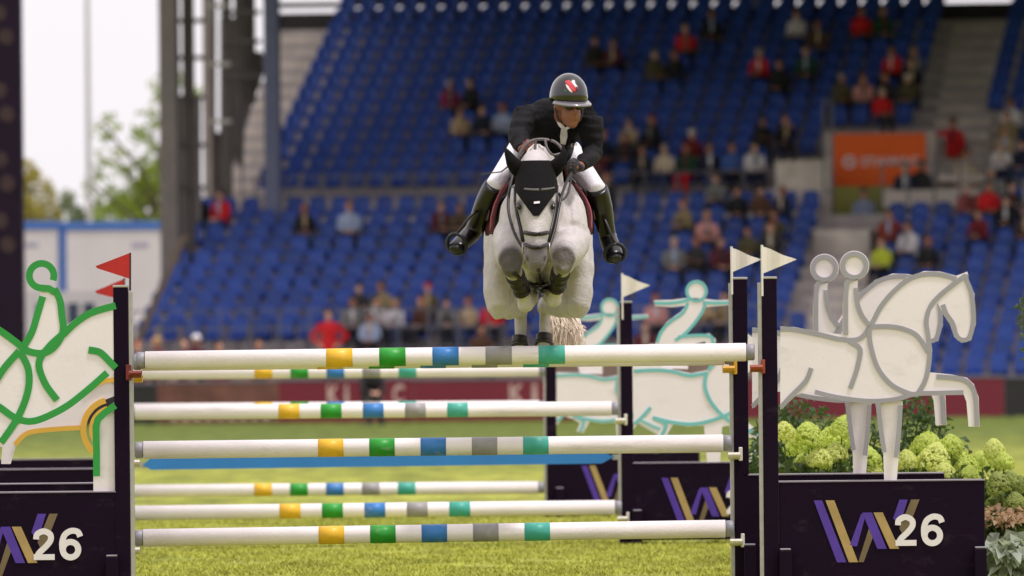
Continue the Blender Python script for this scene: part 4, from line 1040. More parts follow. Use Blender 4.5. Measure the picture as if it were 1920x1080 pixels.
SP = [
 (378, 378, 'black', 'grey', 'spectator in black jacket seated right beside the grey steel columns', 'sit'),
 (425, 362, 'red', 'dark', 'spectator in red jacket seated at the foot of the left concrete stairs', 'sit'),
 (590, 392, 'black', 'ginger_long', 'red haired spectator in black seated right of the blue column', 'sit'),
 (638, 390, 'paleblue', 'ginger', 'spectator in pale blue top seated second from the blue column', 'sit'),
 (848, 388, 'olive', 'brown_long', 'spectator in dark olive top seated left of the rider\'s boot', 'sit_lean'),
 (888, 388, 'pink', 'blond', 'spectator in pink top seated nearest to the rider\'s left-hand boot', 'sit'),
 (655, 545, 'grey', 'brown', 'spectator in grey top, first of the four seated above the red shirted man', 'sit'),
 (693, 548, 'white', 'dark', 'spectator in white shirt with dark hair, second of the four low row sitters', 'sit_fold'),
 (740, 546, 'white', 'blond', 'fair haired spectator in white shirt, third of the four low row sitters', 'sit_lean'),
 (786, 536, 'olive', 'redcap', 'spectator in olive jacket wearing a salmon red cap', 'sit'),
 (720, 596, 'khaki', 'brown', 'spectator in khaki sitting below the two white shirts', 'sit'),
 (772, 592, 'brown', 'ginger', 'spectator in brown sitting below the salmon red cap', 'sit'),
 (878, 590, 'beige', 'ginger', 'spectator in beige coat seated left below the horse', 'sit'),
 (940, 592, 'red', 'dark', 'spectator in red just left of the hind legs of the horse', 'sit'),
 (850, 148, 'magenta', 'grey', 'spectator in magenta jacket in the empty upper rows', 'sit'),
 (893, 150, 'black', 'brown', 'spectator in black seated beside the magenta jacket', 'sit'),
 (875, 205, 'beige', 'brown', 'spectator in beige seated one row below the magenta jacket', 'sit'),
 (914, 200, 'navy', 'brown', 'spectator in navy seated between beige and pale blue tops', 'sit'),
 (955, 205, 'paleblue', 'ginger', 'spectator in pale blue seated just left of the rider\'s shoulder', 'sit_fold'),
 (1163, 80, 'maroon', 'brown', 'spectator in maroon high up just right of the rider\'s helmet', 'sit_lean'),
 (1125, 90, 'charcoal', 'dark', 'spectator in charcoal high up nearest to the rider\'s helmet', 'sit'),
 (1292, 40, 'red', 'blond', 'spectator in red near the top, left of one in black', 'sit'),
 (1336, 34, 'black', 'dark', 'spectator in black near the top, right of one in red', 'sit'),
 (1228, 112, 'olive', 'grey', 'grey haired spectator in olive, left of the pair below the top red jacket', 'sit'),
 (1268, 112, 'black', 'brown', 'spectator in black, right of the pair below the top red jacket', 'sit_turn'),
 (1498, 30, 'white', 'ginger', 'ginger spectator in white top near the top rows', 'sit'),
 (1532, 42, 'brown', 'brown', 'spectator in brown beside the ginger one near the top', 'sit_lean'),
 (1435, 110, 'red', 'grey', 'grey haired spectator in red, leftmost of three in a row', 'sit_lean'),
 (1481, 112, 'black', 'dark', 'spectator in black, middle of three in a row', 'sit'),
 (1522, 106, 'green', 'brown', 'spectator in green, rightmost of three in a row', 'sit'),
 (1563, 140, 'olive', 'grey', 'grey haired spectator in olive above the orange banner', 'sit'),
 (1600, 138, 'pink', 'ginger_long', 'spectator in pink with long ginger hair above the orange banner', 'sit'),
 (1640, 136, 'charcoal', 'ginger', 'spectator in charcoal directly behind the red one above the banner', 'sit'),
 (1636, 168, 'red', 'grey', 'spectator in red closest above the orange banner', 'sit'),
 (1690, 92, 'red', 'brown', 'spectator in red beside the right stairs, a white haired one in front', 'sit'),
 (1688, 128, 'olive', 'white', 'white haired spectator in olive below a red jacket by the right stairs', 'sit'),
 (1733, 92, 'grey', 'blond', 'spectator in grey seated nearest to the right stairs', 'sit'),
 (1738, 138, 'black', 'brown', 'spectator in black seated at the edge of the right stairs', 'sit'),
 (1625, 10, 'red', 'ginger', 'spectator in red in the very top rows near the right stairs', 'sit'),
 (1668, 16, 'green', 'dark', 'spectator in dark green in the very top rows near the right stairs', 'sit'),
 (1150, 252, 'navy', 'ginger', 'spectator in navy seated right of the rider\'s arm', 'sit'),
 (1200, 226, 'beige', 'dark', 'spectator in beige jacket and dark scarf, two seats from the rider', 'sit_fold'),
 (1242, 226, 'black', 'ginger_long', 'long haired spectator in black beside the beige jacket', 'sit'),
 (1280, 256, 'darkred', 'whitehat', 'spectator in dark red with white hat', 'sit'),
 (1186, 282, 'navy', 'dark', 'dark haired spectator in navy left of the cream coat', 'sit'),
 (1232, 284, 'cream', 'grey', 'spectator in cream coat right of the rider', 'sit'),
 (1268, 284, 'green', 'ginger', 'spectator in dark green top and red trousers', 'sit', 'red'),
 (1130, 306, 'charcoal', 'ginger', 'ginger haired spectator beside the rider\'s glove', 'sit'),
 (1357, 288, 'blue', 'brown', 'spectator in blue shirt left of the white top below the black pair', 'sit'),
 (1402, 288, 'white', 'brown', 'spectator in white top below the black pair', 'sit'),
 (1412, 226, 'black', 'dark', 'spectator in black, left of the pair near the banner', 'sit_fold'),
 (1453, 222, 'black', 'ginger', 'ginger spectator in black, right of the pair near the banner', 'sit_turn'),
 (1390, 358, 'black', 'brown', 'spectator in black, leftmost of the trio above the white flags', 'sit'),
 (1428, 346, 'brown', 'brown_long', 'long haired spectator in brown, middle of the trio above the white flags', 'sit'),
 (1467, 352, 'navy', 'ginger', 'spectator in navy, rightmost of the trio above the white flags', 'sit'),
 (1290, 385, 'khaki', 'ginger', 'spectator in khaki jacket leaning over beside a peach top', 'sit_lean'),
 (1324, 402, 'pink', 'blond', 'spectator in peach top beside the khaki jacket', 'sit_lean'),
 (1262, 462, 'grey', 'grey', 'spectator in grey, leftmost of three below the peach top', 'sit'),
 (1305, 462, 'charcoal', 'ginger', 'spectator in charcoal, middle of three below the peach top', 'sit_fold'),
 (1350, 458, 'maroon', 'brown', 'spectator in maroon, rightmost of three below the peach top', 'sit'),
 (1405, 440, 'olive', 'brown', 'spectator in olive half hidden by the left one of two touching flags', 'sit'),
 (1450, 428, 'charcoal', 'ginger', 'ginger spectator in charcoal half hidden by the rightmost flag', 'sit'),
 (1240, 588, 'pink', 'ginger', 'spectator in pink behind the turquoise vaulter\'s arm', 'sit'),
 (1345, 590, 'khaki', 'dark', 'spectator in khaki behind the turquoise vaulter', 'sit'),
 (1675, 402, 'rust', 'dark', 'spectator in rust red jacket above the one in bright yellow', 'sit_turn'),
 (1662, 462, 'lime', 'ginger', 'spectator in bright yellow green vest behind the grey horse panel', 'sit'),
 (1752, 458, 'black', 'ginger', 'ginger spectator in black right of the yellow vest', 'sit'),
 (1826, 348, 'plaid', 'grey', 'spectator in faded red plaid at the right', 'sit'),
 (1872, 340, 'red', 'dark', 'spectator in red at the far right below the white shirts', 'sit'),
 (1882, 372, 'black', 'dark', 'spectator in black at the far right edge of the lower block', 'sit_lean'),
 (1892, 196, 'white', 'dark', 'spectator in white coat at the far right beside the stairs', 'sit'),
 (1888, 240, 'beige', 'brown', 'spectator in beige at the far right below the white coat', 'sit'),
 (1882, 280, 'white', 'grey', 'spectator in white shirt at the far right, below the beige one', 'sit_fold'),
 (1912, 270, 'navy', 'dark', 'spectator in navy cut by the right edge of the picture', 'sit'),
 (1165, 246, 'charcoal', 'brown', 'spectator in charcoal between the navy and the beige jacket', 'sit'),
 (1136, 286, 'maroon', 'dark', 'spectator in maroon close to the right sleeve of the rider', 'sit_fold'),
 (1304, 268, 'navy', 'brown', 'spectator in navy just right of the white hat', 'sit'),
 (1330, 300, 'grey', 'dark', 'spectator in grey left of the blue shirt', 'sit_lean'),
 (1440, 398, 'olive', 'brown', 'spectator in olive right above the rightmost white flag', 'sit_turn'),
 (1908, 214, 'khaki', 'brown', 'spectator in khaki beside the white coat at the far right', 'sit'),
 (1866, 306, 'grey', 'grey', 'grey haired spectator in grey at the far right above the plaid one', 'sit'),
 (1908, 336, 'charcoal', 'brown', 'spectator in charcoal at the right edge beside the red top', 'sit_fold'),
 (1906, 392, 'brown', 'ginger', 'spectator in brown at the right edge below the one in black', 'sit'),
 (1844, 396, 'darkred', 'dark', 'spectator in dark red below the plaid one', 'sit_lean'),
 (1714, 430, 'white', 'brown', 'spectator in white between the rust jacket and the black one', 'sit'),
 (662, 600, 'charcoal', 'dark', 'spectator in charcoal seated just right of the red shirted man', 'sit_fold'),
 (698, 602, 'paleblue', 'brown', 'spectator in pale blue in the lowest row under the white shirts', 'sit'),
 (832, 598, 'grey', 'dark', 'spectator in grey in the lowest row left of the beige coat', 'sit_lean'),
 (908, 604, 'brown', 'brown', 'spectator in brown between the beige coat and the red one', 'sit'),
 (1212, 606, 'maroon', 'brown', 'spectator in maroon left of the pink one behind the vaulter', 'sit'),
 (1312, 606, 'beige', 'dark', 'spectator in beige left of the khaki one behind the vaulter', 'sit_fold'),
 (820, 396, 'maroon', 'brown', 'spectator in maroon left of the dark olive top', 'sit_lean'),
 (1066, 612, 'black', 'dark', 'spectator in black glimpsed behind the tail of the horse', 'sit'),
]
for s in SP:
    seated(s[0], s[1], s[2], s[3], s[4], s[5], s[6] if len(s) > 6 else random.choice(['charcoal', 'jeans', 'black', 'navy', 'charcoal']), random.uniform(-0.55, 0.55))
def standing(x, y_head, w_, top, trousers, hair, pose, label, z=None, rz=0.0):
    """feet at z, head centre about 1.62 above"""
    u = solve_u(x, w_, 3); p = S(u, w_, 0)
    if z is None: z = P(x, y_head, p.y).z - 1.64
    person(S(solve_u(x, w_, z + 1), w_, z), pose, top, trousers, hair, label, rz)
standing(617, 588, -1.2, 'red', 'black', 'brown', 'stand_hips', 'man in bright red shirt with hands on hips below the seats')
standing(1787, 228, 12.0, 'red', 'tan', 'dark', 'stand_reach', 'person in bright red coat on the right stairs, one arm stretched out')
standing(1620, 360, 9.6, 'paleblue', 'jeans', 'dark', 'stand', 'person in pale blue shirt standing below the orange banner')
standing(1812, 285, 10.8, 'cream', 'tan', 'dark', 'stand', 'person in cream top on the stairs below the red coat')
standing(1697, 312, 8.9, 'navy', 'black', 'brown', 'stand', 'person in navy leaning at the lower right of the banner')
standing(1727, 308, 9.1, 'charcoal', 'black', 'dark', 'stand', 'person in charcoal at the lower right corner of the banner')
for x, y, t, h, l in ((258, 648, 'maroon', 'ginger', 'head of a bystander at the left end of the topmost pole'), (296, 640, 'maroon', 'blond', 'fair haired bystander showing just above the topmost pole at left'),
                      (348, 642, 'maroon', 'brown', 'brown haired bystander beside the white cap above the pole'), (368, 636, 'maroon', 'whitehat', 'bystander in white cap showing above the topmost pole'),
                      (410, 648, 'darkred', 'dark', 'dark haired bystander in dark red right of the white cap'), (485, 644, 'brown', 'dark', 'dark bystander alone above the pole left of the red shirted man')):
    standing(x, y, -5.0, t, 'black', h, 'stand', l, rz=random.uniform(-1, 1))
v = P(694, 795, 169); 
person(Vector((v.x, 169, 0.42)), 'sit_lean', 'black', 'black', 'blackcap', 'figure in black crouching in front of the crimson board', 0.4, 1.0, None)
bo = empty('camp_stool', (v.x, 169.03, 0)); tag(bo, 'small dark stool under the crouching figure in black', 'stool')
MB().box(-.2, .2, -.18, .18, .30, .335, .01).build('seat', M_steeld, bo)
for sx in (-1, 1):
    for sy in (-1, 1): MB().box(sx * .17 - .015, sx * .17 + .015, sy * .15 - .015, sy * .15 + .015, 0, .30).build('leg', M_steeld, bo)

# ------------------------------------------------------------------ the horse
q_ = 1 / 330.0
def L3(*pts): return [(P(x, y, d), ra * q_, rb * q_) for x, y, d, ra, rb in pts]
hb = MB()
hb.loft(L3((1018, 452, 49.60, 34, 40), (1018, 445, 49.68, 56, 70), (1018, 436, 49.85, 70, 96), (1016, 434, 50.1, 80, 108), (1012, 430, 50.4, 90, 96), (1010, 434, 50.7, 86, 84), (1010, 440, 51.0, 92, 84), (1010, 455, 51.25, 88, 88), (1010, 465, 51.45, 54, 58), (1010, 470, 51.5, 20, 22)), 28)
hb.loft(L3((1014, 372, 50.35, 40, 62), (1013, 350, 50.12, 44, 66), (1010, 330, 49.88, 38, 58), (1007, 318, 49.68, 32, 46), (1005, 318, 49.52, 29, 36), (1005, 322, 49.42, 22, 24)), 24)
for sx in (-1, 1):
    cx = lambda v: 1018 + sx * v
    # shoulder and forearm
    hb.loft(L3((cx(34), 360, 50.05, 24, 30), (cx(47), 400, 49.92, 33, 52), (cx(53), 440, 49.82, 33, 56), (cx(57), 470, 49.80, 30, 42)), 18)
kneeL, kneeR = (957, 487, 49.40), (1057, 482, 49.40)
for (kx_, ky, kd), ex in ((kneeL, 958), (kneeR, 1074)):
    hb.loft(L3((ex, 445, 49.92, 34, 42), (ex + (kx_ - ex) * .25, 456, 49.76, 35, 40), (ex + (kx_ - ex) * .6, 468, 49.58, 32, 36), (kx_, ky - 4, kd + .06, 26, 28), (kx_, ky + 2, kd, 21, 22)), 18)
    hb.ball(P(kx_, ky + 4, kd + .03), .060, .05, .092)
CAN = {}
for key, (kx_, ky, kd), fx, fy, hx, hy in (('l', kneeL, 986, 568, 990, 562), ('r', kneeR, 1038, 560, 1034, 554)):
    mx, my = (kx_ + fx) / 2, (ky + fy) / 2 + 2
    CAN[key] = [(kx_, ky + 6, kd + .02, 20, 22), (kx_ + (fx - kx_) * .3, ky + (fy - ky) * .3 + 4, kd + .10, 15, 17), (mx + (fx - mx) * .3, my + 8, kd + .18, 12.5, 14), (fx, fy, kd + .27, 15, 16)]
    hb.loft(L3(*CAN[key]), 14)
    hb.ball(P(fx, fy, kd + .26), .050, .05, .052)
    hb.loft(L3((fx, fy, kd + .26, 14, 14), ((fx + hx) / 2, (fy + hy) / 2 + 6, kd + .34, 12, 12), (hx, hy + 3, kd + .40, 14, 14)), 12)
HIND = {}
for sx, hk, ft_ in ((-1, (976, 582), (974, 650)), (1, (1021, 576), (1020, 646))):
    cx = lambda v: 1010 + sx * v
    hb.loft(L3((cx(52), 410, 51.12, 46, 62), (cx(67), 460, 51.05, 37, 66), (cx(77), 510, 50.98, 28, 58), (cx(79), 550, 50.93, 25, 46), (cx(74), 578, 50.89, 22, 32), (cx(70), 596, 50.9, 13, 16)), 20)
    hb.loft(L3((cx(66), 560, 50.92, 24, 30), (cx(56), 576, 51.08, 20, 24), (hk[0] - sx * -6, hk[1] - 4, 51.27, 15, 18), (hk[0], hk[1], 51.38, 14, 16)), 14)
    hb.ball(P(hk[0], hk[1], 51.37), .048, .062, .062)
    HIND[sx] = [(hk[0], hk[1], 51.37, 13, 15), (hk[0], hk[1] + 30, 51.34, 11, 12), (ft_[0], ft_[1] - 8, 51.31, 11, 12), (ft_[0], ft_[1], 51.30, 14, 14)]
    hb.loft(L3(*HIND[sx]), 14)
    hb.loft(L3((ft_[0], ft_[1], 51.30, 13, 13), (ft_[0], ft_[1] + 12, 51.33, 11, 11), (ft_[0], ft_[1] + 18, 51.35, 13, 13)), 12)
# head
hb.loft(L3((1005, 304, 49.50, 22, 24), (1005, 318, 49.46, 31, 34), (1005, 345, 49.42, 37, 42), (1005, 372, 49.37, 37, 46), (1005, 400, 49.31, 32, 43), (1005, 430, 49.26, 25.5, 36), (1005, 456, 49.21, 20, 30), (1005, 480, 49.18, 21, 28), (1005, 496, 49.17, 18.5, 24), (1005, 508, 49.18, 11, 14)), 26)
for sx in (-1, 1):
    hb.loft(L3((1005 + sx * 17, 350, 49.52, 15, 22), (1005 + sx * 19, 382, 49.50, 16, 32), (1005 + sx * 15, 412, 49.44, 13, 26)), 14)      # cheeks
    hb.ball(P(1005 + sx * 30, 380, 49.31), .024, .026, .026)                                                                           # brow over the eye
    hb.ball(P(1005 + sx * 16, 482, 49.14), .014, .018, .026)                                                                            # nostril rim
hb.ball(P(1005, 502, 49.22), .042, .05, .03)
hme = remesh(hb.mesh(), 0.0105, 4)
import mathutils.noise as mn
NRM = [v.normal.copy() for v in hme.vertices]
for vi, v in enumerate(hme.vertices):              # soft muscle relief
    px, py = proj(v.co); r_ = mn.noise(v.co * 6.0) * .009 + mn.noise(v.co * 13.0) * .005 + mn.noise(v.co * 30.0) * .0015
    if v.co.y < 50.2 and py > 335: r_ -= .022 * math.exp(-((px - 1014) / 9) ** 2) * (1 if v.co.y > 49.45 else 0)       # groove between the chest muscles
    for sx_, cx_ in ((-1, 968), (1, 1068)):
        if 49.55 < v.co.y < 50.1 and py < 470: r_ -= .010 * math.exp(-((px - cx_ - sx_ * (py - 400) * .18) / 5) ** 2)          # edge of the shoulder blade
    v.co += NRM[vi] * (r_ if v.co.y > 49.52 else r_ * .4)
# coat colour: grey coat, dark skin at muzzle and knees, darker lower legs, painted cheek shade
def near(p, c, r): return max(0.0, 1 - (p - c).length / r)
attr = hme.color_attributes.new('coat', 'FLOAT_COLOR', 'POINT')
kL, kR, mz = P(958, 496, 49.35), P(1056, 490, 49.35), P(1005, 497, 49.14)
nL, nR = P(986, 485, 49.13), P(1024, 485, 49.13)
eL, eR = P(973, 388, 49.27), P(1037, 388, 49.27)
tone = Vector((0.52, 0.475, 0.465)); dk = Vector((0.10, 0.085, 0.09)); mid = Vector((0.30, 0.28, 0.27))
import mathutils.noise as mn
cols = []
for v in hme.vertices:
    p = v.co; c = tone.copy()
    dp = mn.noise(p * 14) * 0.5 + mn.noise(p * 5) * 0.5
    c *= 1 + 0.10 * dp - 0.10 * max(0, mn.noise(p * 17 + Vector((3, 1, 2))) - .1)
    f = min(1, near(p, kL, .14) * 2.6); c = c.lerp(dk * 0.9, max(0, min(1, f * (1.2 + .5 * mn.noise(p * 14)) )))
    f = min(1, near(p, kR, .135) * 2.4); c = c.lerp(dk * 1.25, max(0, min(1, f * (1.0 + .7 * mn.noise(p * 16)) )))
    f = min(1, near(p, mz, .165) * 2.2); c = c.lerp(dk * 1.15, min(1, f * (1.0 + .3 * dp)))
    if p.y < 49.45 and 380 < proj(p)[1] < 470: c *= 1 - .22 * min(1, abs(proj(p)[0] - 1005) / 30) ** 2  # cheek shade painted into the coat, darker away from the nose line
    for n_ in (nL, nR):
        f = min(1, near(p, n_, .024) * 2.0); c = c.lerp(dk * 0.35, f)
    for n_ in (eL, eR):
        f = min(1, near(p, n_, .06) * 2); c = c.lerp(dk * 0.8, f)
    px, py = proj(p)
    if p.y > 51.2 and py > 590: c = c.lerp(mid, min(1, (py - 590) / 40) * .6)
    cols += [max(0, c.x), max(0, c.y), max(0, c.z), 1.0]
attr.data.foreach_set('color', cols)
M_coat = mat('horse_coat', (1, 1, 1), 0.5, 0.10, 22, 0.35, 90, vcol='coat', sheen=0.1)
horse = link('horse', hme, None, M_coat)
tag(horse, 'grey horse with black ear bonnet jumping over the poles towards the camera', 'horse')
# BVH to lay the tack on the horse
dgv = [v.co.copy() for v in hme.vertices]; BH = BVHTree.FromPolygons(dgv, [tuple(p.vertices) for p in hme.polygons])
def on(x, y, off=0.006, bvh=None, dflt=49.4):
    o = Vector((0, 0, CAMH)); dr = (P(x, y, 50) - o).normalized()
    h = (bvh or BH).ray_cast(o, dr)
    return (h[0] - dr * off) if h[0] is not None else P(x, y, dflt)
M_leather = mat('leather_dark', srgb(24, 16, 15), 0.42, 0.2, 20)
M_bonnet = mat('bonnet_black', srgb(11, 9, 11), 0.9, 0.25, 30, 0.4, 150, spec=0.2)
def strap(pts, wd, name, m=None, off=0.006, parent=None, bvh=None, k=5, flat=0.45, dflt=49.4):
    sp = smooth_line(pts, k)
    mb = MB(); pp = [on(x, y, off, bvh, dflt) for x, y in sp]
    for i in range(1, len(pp) - 1):
        if (pp[i] - pp[i - 1]).length > 0.12: pp[i].y = (pp[i - 1].y + pp[i].y) / 2
    mb.loft([(p, wd / 2 * q_, wd / 2 * q_) for p in pp], 8)
    return mb.build(name, m or M_leather, parent or horse, smooth=True)
def peel(src, planes, keep, off, name, m, parent=None, thick=0.006):
    """a sheet laid over part of a body: cut along planes, lifted and thickened"""
    b = bmesh.new(); b.from_mesh(src)
    bmesh.ops.delete(b, geom=[f for f in b.faces if not keep(f.calc_center_median(), f.normal, 0.03)], context='FACES')
    for co, no in planes:
        bmesh.ops.bisect_plane(b, geom=b.verts[:] + b.edges[:] + b.faces[:], plane_co=co, plane_no=no, clear_outer=True)
    bmesh.ops.delete(b, geom=[f for f in b.faces if not keep(f.calc_center_median(), f.normal, 0.0)], context='FACES')
    b.normal_update()
    nv = {v: v.normal.copy() for v in b.verts}
    for v in b.verts: v.co += nv[v] * off
    r = bmesh.ops.solidify(b, geom=b.faces[:], thickness=-thick)
    me = bpy.data.meshes.new(name); b.to_mesh(me); b.free()
    while me.color_attributes: me.color_attributes.remove(me.color_attributes[0])
    me.materials.clear()
    me.polygons.foreach_set('use_smooth', [True] * len(me.polygons))
    return link(name, me, parent or horse, m)
def pplane(x0, y0, x1, y1):
    """plane through the camera and a line of the picture; outer side is to the right of the direction of travel"""
    o = Vector((0, 0, CAMH)); a, b = P(x0, y0, 50), P(x1, y1, 50)
    n = (a - o).cross(b - o).normalized()
    return (o, n)
def side(pl, p): return (p - pl[0]).dot(pl[1])
# ear bonnet with pointed front
ctr = P(1005, 350, 49.3)
def orient(pl):
    return pl if side(pl, ctr) < 0 else (pl[0], -pl[1])
bon = [orient(pplane(962, 348, 1002, 408)), orient(pplane(1048, 348, 1008, 408)), orient(pplane(990, 405, 1020, 405)), orient((P(1005, 350, 49.50), Vector((0, 1, 0)))), orient((P(1005, 303, 49.4), Vector((0, 0, 1))))]
peel(hme, bon, lambda c, n, e: c.y < 49.51 + e and 295 < proj(c)[1] < 410 and abs(proj(c)[0] - 1005) < 60, 0.004, 'ear_bonnet', M_bonnet)
for sx in (-1, 1):
    b0 = P(1005 + sx * 27, 322, 49.44); b1 = P(1005 + sx * 45, 303, 49.42); b2 = P(1005 + sx * 53, 287, 49.43); tip = P(1005 + sx * 55 + (-5 if sx > 0 else -4), 272 + (4 if sx < 0 else 0), 49.45)
    mb = MB(); mb.loft([(b0, .050, .036), ((b0 + b1) / 2 + P3(sx * .004, 0, 0), .046, .036), (b1, .036, .03), (b2, .020, .018), (tip, .004, .004)], 14)
    mb.build('ear', M_bonnet, horse, smooth=True)
strap([(962, 350), (980, 354), (1005, 356), (1030, 354), (1046, 349)], 5, 'browband', mat('browband_grey', srgb(92, 88, 88), 0.4, 0.1, 20), 0.010)
tri = MB(); T = lambda x, y, t: on(x, y, 0.012 + t)
pts = [(1001, 378), (1012, 377), (1012, 381), (1001, 382)]
MB().add(0, 0) if False else None
tri.add([on(x, y, 0.020) for x, y in pts] + [on(x, y, 0.009) for x, y in pts], [(0, 1, 2, 3), (7, 6, 5, 4), (0, 4, 5, 1), (1, 5, 6, 2), (2, 6, 7, 3), (3, 7, 4, 0)])
tri.build('bonnet_badge', M_logo_w, horse)
strap([(984, 436), (994, 438), (1005, 439), (1017, 438), (1027, 436)], 8, 'noseband', off=0.008)
strap([(986, 459), (995, 463), (1005, 464), (1015, 463), (1025, 459)], 7.5, 'flash_strap', off=0.008)
for sx in (-1, 1):
    X = lambda v: 1005 + sx * v
    mb = MB(); pp = [P(X(38), 350, 49.42), P(X(38), 378, 49.40), P(X(34), 405, 49.35), P(X(28), 430, 49.28), P(X(24), 452, 49.24)]
    mb.loft([(p, 4 * q_, 4 * q_) for p in pp], 8); mb.build('cheekpiece', M_leather, horse, True)
    mb = MB(); cc = P(X(25), 466, 49.2)
    mb.tube([cc + P3(0, .03 * math.sin(t), .03 * math.cos(t)) for t in [2 * math.pi * i / 14 for i in range(15)]], .005, 6); mb.build('bit_ring', M_alu, horse, True)
    mb = MB(); mb.ball(P(X(32), 388, 49.275), .017, .019, .016, 8); mb.build('eye', mat('eye_dark', srgb(18, 12, 12), 0.1, 0.02, 5, coat=0.5), horse, True)
# reins, neck strap loop
def free(pts, r, name, m, parent, sm=5):
    mb = MB(); mb.tube([Vector(p) for p in smooth_line([tuple(P(*p)) for p in pts], sm)], r, 8); return mb.build(name, m, parent, True)
free([(981, 466, 49.2), (966, 440, 49.26), (955, 405, 49.34), (953, 375, 49.42), (960, 335, 49.55), (972, 300, 49.66), (984, 284, 49.70)], .0085, 'rein', M_leather, horse)
free([(1029, 466, 49.2), (1040, 430, 49.28), (1047, 395, 49.36), (1052, 370, 49.42), (1063, 340, 49.56), (1072, 322, 49.68)], .0085, 'rein', M_leather, horse)
free([(1072, 322, 49.68), (1066, 360, 49.6), (1054, 375, 49.5), (1048, 362, 49.45)], .006, 'rein', M_leather, horse)
M_loop = mat('loop_grey', srgb(96, 88, 88), 0.5, 0.1, 20)
free([(968, 318, 49.62), (974, 290, 49.62), (990, 268, 49.64), (1012, 261, 49.66), (1038, 265, 49.66), (1054, 280, 49.64), (1058, 300, 49.62)], .0085, 'neck_strap', M_loop, horse)
free([(1022, 262, 49.6), (1026, 278, 49.58), (1036, 290, 49.58), (1050, 288, 49.6)], .007, 'neck_strap', M_loop, horse)
free([(1005, 262, 49.62), (1003, 285, 49.55), (1004, 305, 49.48)], .007, 'crownpiece_strap', M_leather, horse)
# breastplate and girth
strap([(964, 512), (985, 530), (1008, 540), (1032, 536), (1050, 515)], 8, 'breastplate_strap', off=0.006)
strap([(1010, 505), (1012, 525), (1014, 545), (1016, 556)], 8, 'breastplate_strap', off=0.006)
gz = MB()
sec = [(1011 + 91 * math.cos(R(a)), 431 + 98 * math.sin(R(a))) for a in range(52, 129, 6)]
vs_, fs = [], []
for x, y in sec:
    c0, c1 = P(x, y, 50.32), P(x, y, 50.44); n_ = Vector((x - 1011, 0, -(y - 443))).normalized()
    vs_ += [c0 + n_ * .012, c1 + n_ * .012, c1 - n_ * .006, c0 - n_ * .006]
for i in range(len(sec) - 1):
    for k in range(4): fs.append((4 * i + k, 4 * i + (k + 1) % 4, 4 * i + 4 + (k + 1) % 4, 4 * i + 4 + k))
fs += [(3, 2, 1, 0), tuple(4 * (len(sec) - 1) + k for k in range(4))]
gz.add(vs_, fs); gz.build('girth', M_leather, horse)
gg = MB(); sec = [(1015 + 81 * math.cos(R(a)), 434 + 107 * math.sin(R(a))) for a in range(58, 123, 6)]
vs_, fs = [], []
for x, y in sec:
    c0, c1 = P(x, y - 2, 49.96), P(x, y + 2, 50.31); n_ = Vector((x - 1015, 0, -(y - 434))).normalized()
    vs_ += [c0 + n_ * .016, c1 + n_ * .016, c1 - n_ * .01, c0 - n_ * .01]
for i in range(len(sec) - 1):
    for k in range(4): fs.append((4 * i + k, 4 * i + (k + 1) % 4, 4 * i + 4 + (k + 1) % 4, 4 * i + 4 + k))
fs += [(3, 2, 1, 0), tuple(4 * (len(sec) - 1) + k for k in range(4))]
gg.add(vs_, fs); gg.build('belly_guard', mat('guard_taupe', srgb(74, 66, 60), 0.55, 0.15, 12), horse)
# leg boots
M_boot = mat('leg_boot', srgb(34, 26, 24), 0.5, 0.2, 20)
def seg(pts, t0, t1, grow, n=6):
    ts = [t0 + (t1 - t0) * i / (n - 1) for i in range(n)]; out = []
    for t in ts:
        f = t * (len(pts) - 1); i = min(int(f), len(pts) - 2); f -= i
        out.append(tuple(a + (b - a) * f for a, b in zip(pts[i], pts[i + 1])))
    return [(P(a, b, c), (ra + grow) * q_, (rb + grow) * q_) for a, b, c, ra, rb in out]
for key in ('l', 'r'):
    MB().loft(seg(CAN[key], .30, .78, 2.2), 16).build('leg_boot', M_boot, horse, True)
    for t in (.36, .54, .72):
        MB().loft(seg(CAN[key], t, t + .05, 3.6, 3), 16).build('boot_strap', M_leather, horse, True)
for sx in (-1, 1):
    MB().loft(seg(HIND[sx], .55, 1.0, 4.0), 16).build('leg_boot', M_boot, horse, True)
    MB().loft(seg(HIND[sx], .68, .75, 5.2, 3), 16).build('boot_strap', M_leather, horse, True)
# hooves
M_hoof = mat('hoof', srgb(186, 180, 150), 0.5, 0.15, 30)
for hx, hy in ((990, 562), (1034, 554)):
    mb = MB(); mb.loft([(P(hx, hy + 5, 49.77), .042, .042), (P(hx, hy, 49.83), .052, .052), (P(hx, hy - 6, 49.88), .060, .060), (P(hx, hy - 7, 49.89), .052, .052)], 18); mb.build('hoof', M_hoof, horse, True)
    mb = MB(); rg = [P(hx, hy - 8, 49.895) + P3(.05 * math.sin(R(a)), 0.0, -.05 * math.cos(R(a))) for a in range(-130, 131, 20)]
    mb.tube(rg, .007, 6); mb.build('horseshoe', M_alu, horse, True)
for fx, fy in ((974, 648), (1020, 644)):
    mb = MB(); mb.loft([(P(fx, fy + 14, 51.34), .042, .042), (P(fx, fy + 28, 51.37), .055, .058), (P(fx, fy + 31, 51.375), .05, .052)], 18); mb.build('hoof', mat('hoof_dark', srgb(90, 82, 76), 0.5, 0.15, 30), horse, True)
